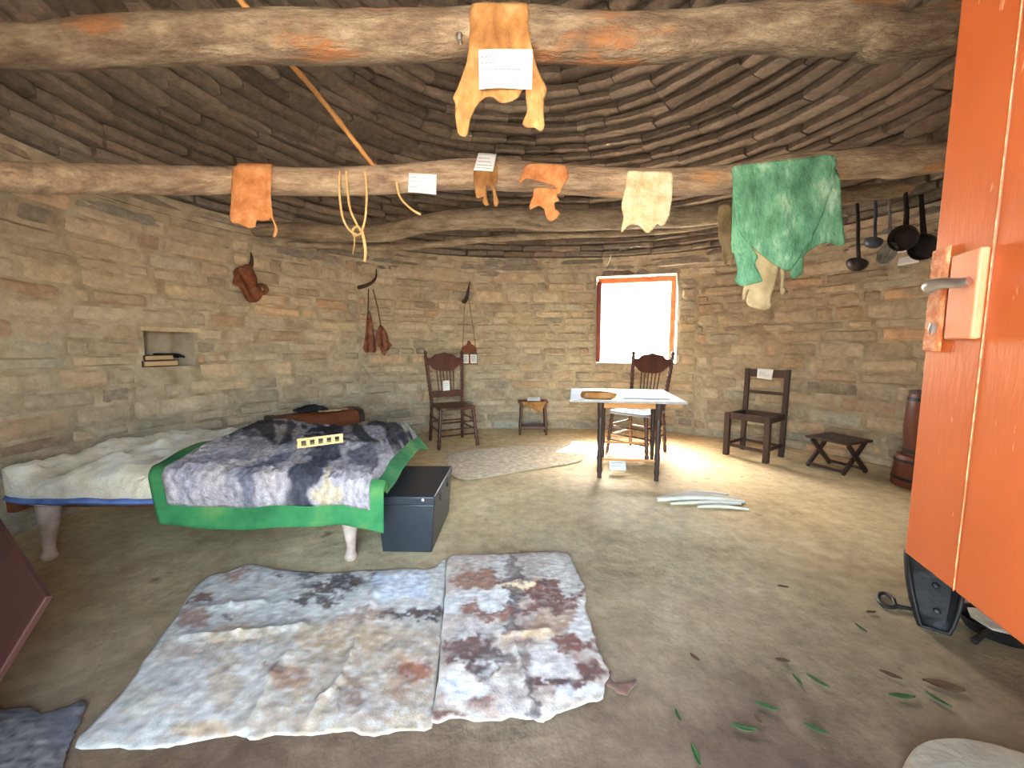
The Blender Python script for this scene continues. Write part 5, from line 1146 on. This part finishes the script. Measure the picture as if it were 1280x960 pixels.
g = G(); g.tube([(-0.10, 0.0, 0.04), (-0.16, 0.01, 0.045), (-0.22, 0.02, 0.03)], [0.012, 0.010, 0.012], 10); build('handle', g, M_IRON, parent=t)
g = G(); g.sheet(ragged([(-0.075, -0.08), (0.12, -0.09), (0.13, 0.05), (-0.06, 0.06)], 2, 0.002), 0.03, lambda u, v: (u, v, 0.052 + 0.004 * nz(u * 8, v * 8)))
tag(build('grey_sheet', g, M_STEP, loc=(t0.x, t0.y, 0), rz=-0.3, solid=0.004, offset=1), 'pale grey sheet lying on the dark pan under the door', 'sheet')
# flat stone at the doorway
OL = [tuple(F(a, b)[:2]) for a, b in [(1132, 958), (1145, 942), (1165, 935), (1195, 933), (1230, 938), (1265, 948), (1300, 962), (1330, 1000), (1250, 1040), (1160, 1010), (1128, 980)]]
OL = catmull(OL, 4, True); cx_ = sum(a for a, b in OL) / len(OL); cy_ = sum(b for a, b in OL) / len(OL)
g = G(); vs = []; n_ = len(OL); lev = [(1.0, 0.0), (1.02, 0.012), (0.98, 0.026), (0.9, 0.034), (0.5, 0.038), (0.02, 0.039)]
for k_, z_ in lev: vs += [((a - cx_) * k_, (b - cy_) * k_, z_ + (0.003 * nz(a * 20, b * 20) if z_ > 0.02 else 0)) for a, b in OL]
fs = [(i * n_ + j, i * n_ + (j + 1) % n_, (i + 1) * n_ + (j + 1) % n_, (i + 1) * n_ + j) for i in range(len(lev) - 1) for j in range(n_)] + [tuple(range(n_ - 1, -1, -1)), tuple((len(lev) - 1) * n_ + j for j in range(n_))]
g.add(vs, fs); tag(build('flat_stone', g, M_STEP, loc=(cx_, cy_, 0)), 'smooth pale flat stone set on the floor at the near edge', 'stone')
# leaves
LV = [(997, 852, 6, 90, 0, 'short straight green leaf beside the bent green leaf'), (1022, 854, 12, -35, 0, 'bent green leaf on the reddish floor'), (959, 886, 13, -15, 0, 'long green leaf nearest the dark stain'), (931, 913, 15, -8, 0, 'curved green leaf below the dark stain'),
      (1128, 873, 15, -4, 0, 'long flat green leaf beside the brown leaf'), (847, 897, 8, -55, 0, 'small green leaf nearest the brown hide scrap'), (870, 946, 10, 85, 0, 'green leaf nearest the bottom edge of the view'), (1020, 914, 13, -20, 0, 'ragged green leaf sprig on the stained floor'), (1076, 787, 7, -50, 0, 'small green leaf nearest the iron ring'),
      (1172, 877, 12, -40, 0, 'grey-green leaf below the brown leaf'), (868, 824, 7, -40, 1, 'small dark dry leaf nearest the spotted rug'), (978, 828, 8, -8, 1, 'oval dry brown leaf on the floor middle'), (947, 902, 6, -50, 1, 'tiny dry leaf between two green leaves'), (1180, 860, 20, -14, 1, 'largest dry brown leaf lying on the floor'), (1113, 846, 10, -25, 1, 'dark crumpled leaf bits on the floor'), (1089, 767, 6, 0, 1, 'small brown chip below the iron rod'), (979, 735, 6, -10, 1, 'single dry chip on the pale floor')]
for a, b, r_, an, dry, lab in LV:
    c0 = F(a, b); s_ = F(a + r_, b).x - c0.x; s2 = s_ * (1.4 if abs(an) > 60 else 1.0)
    wid = 0.26 if not dry else 0.42
    g = G(); g.grid(10, 4, lambda u, v: ((u * 2 - 1) * s2, (v - 0.5) * 2 * wid * s2 * sin(pi * min(0.98, max(0.02, u))) ** 0.8 + 0.25 * s2 * (u - 0.5) ** 2, 0.004 + 0.010 * abs(v - 0.5) + 0.008 * (u - 0.5) ** 2))
    tag(build('dry_leaf' if dry else 'green_leaf', g, M_DRYLEAF if dry else M_LEAF, loc=tuple(c0), rz=R(an * (1.0 if abs(an) > 60 else 1.6)), solid=0.0012), lab, 'leaf', 'leaves on the floor')
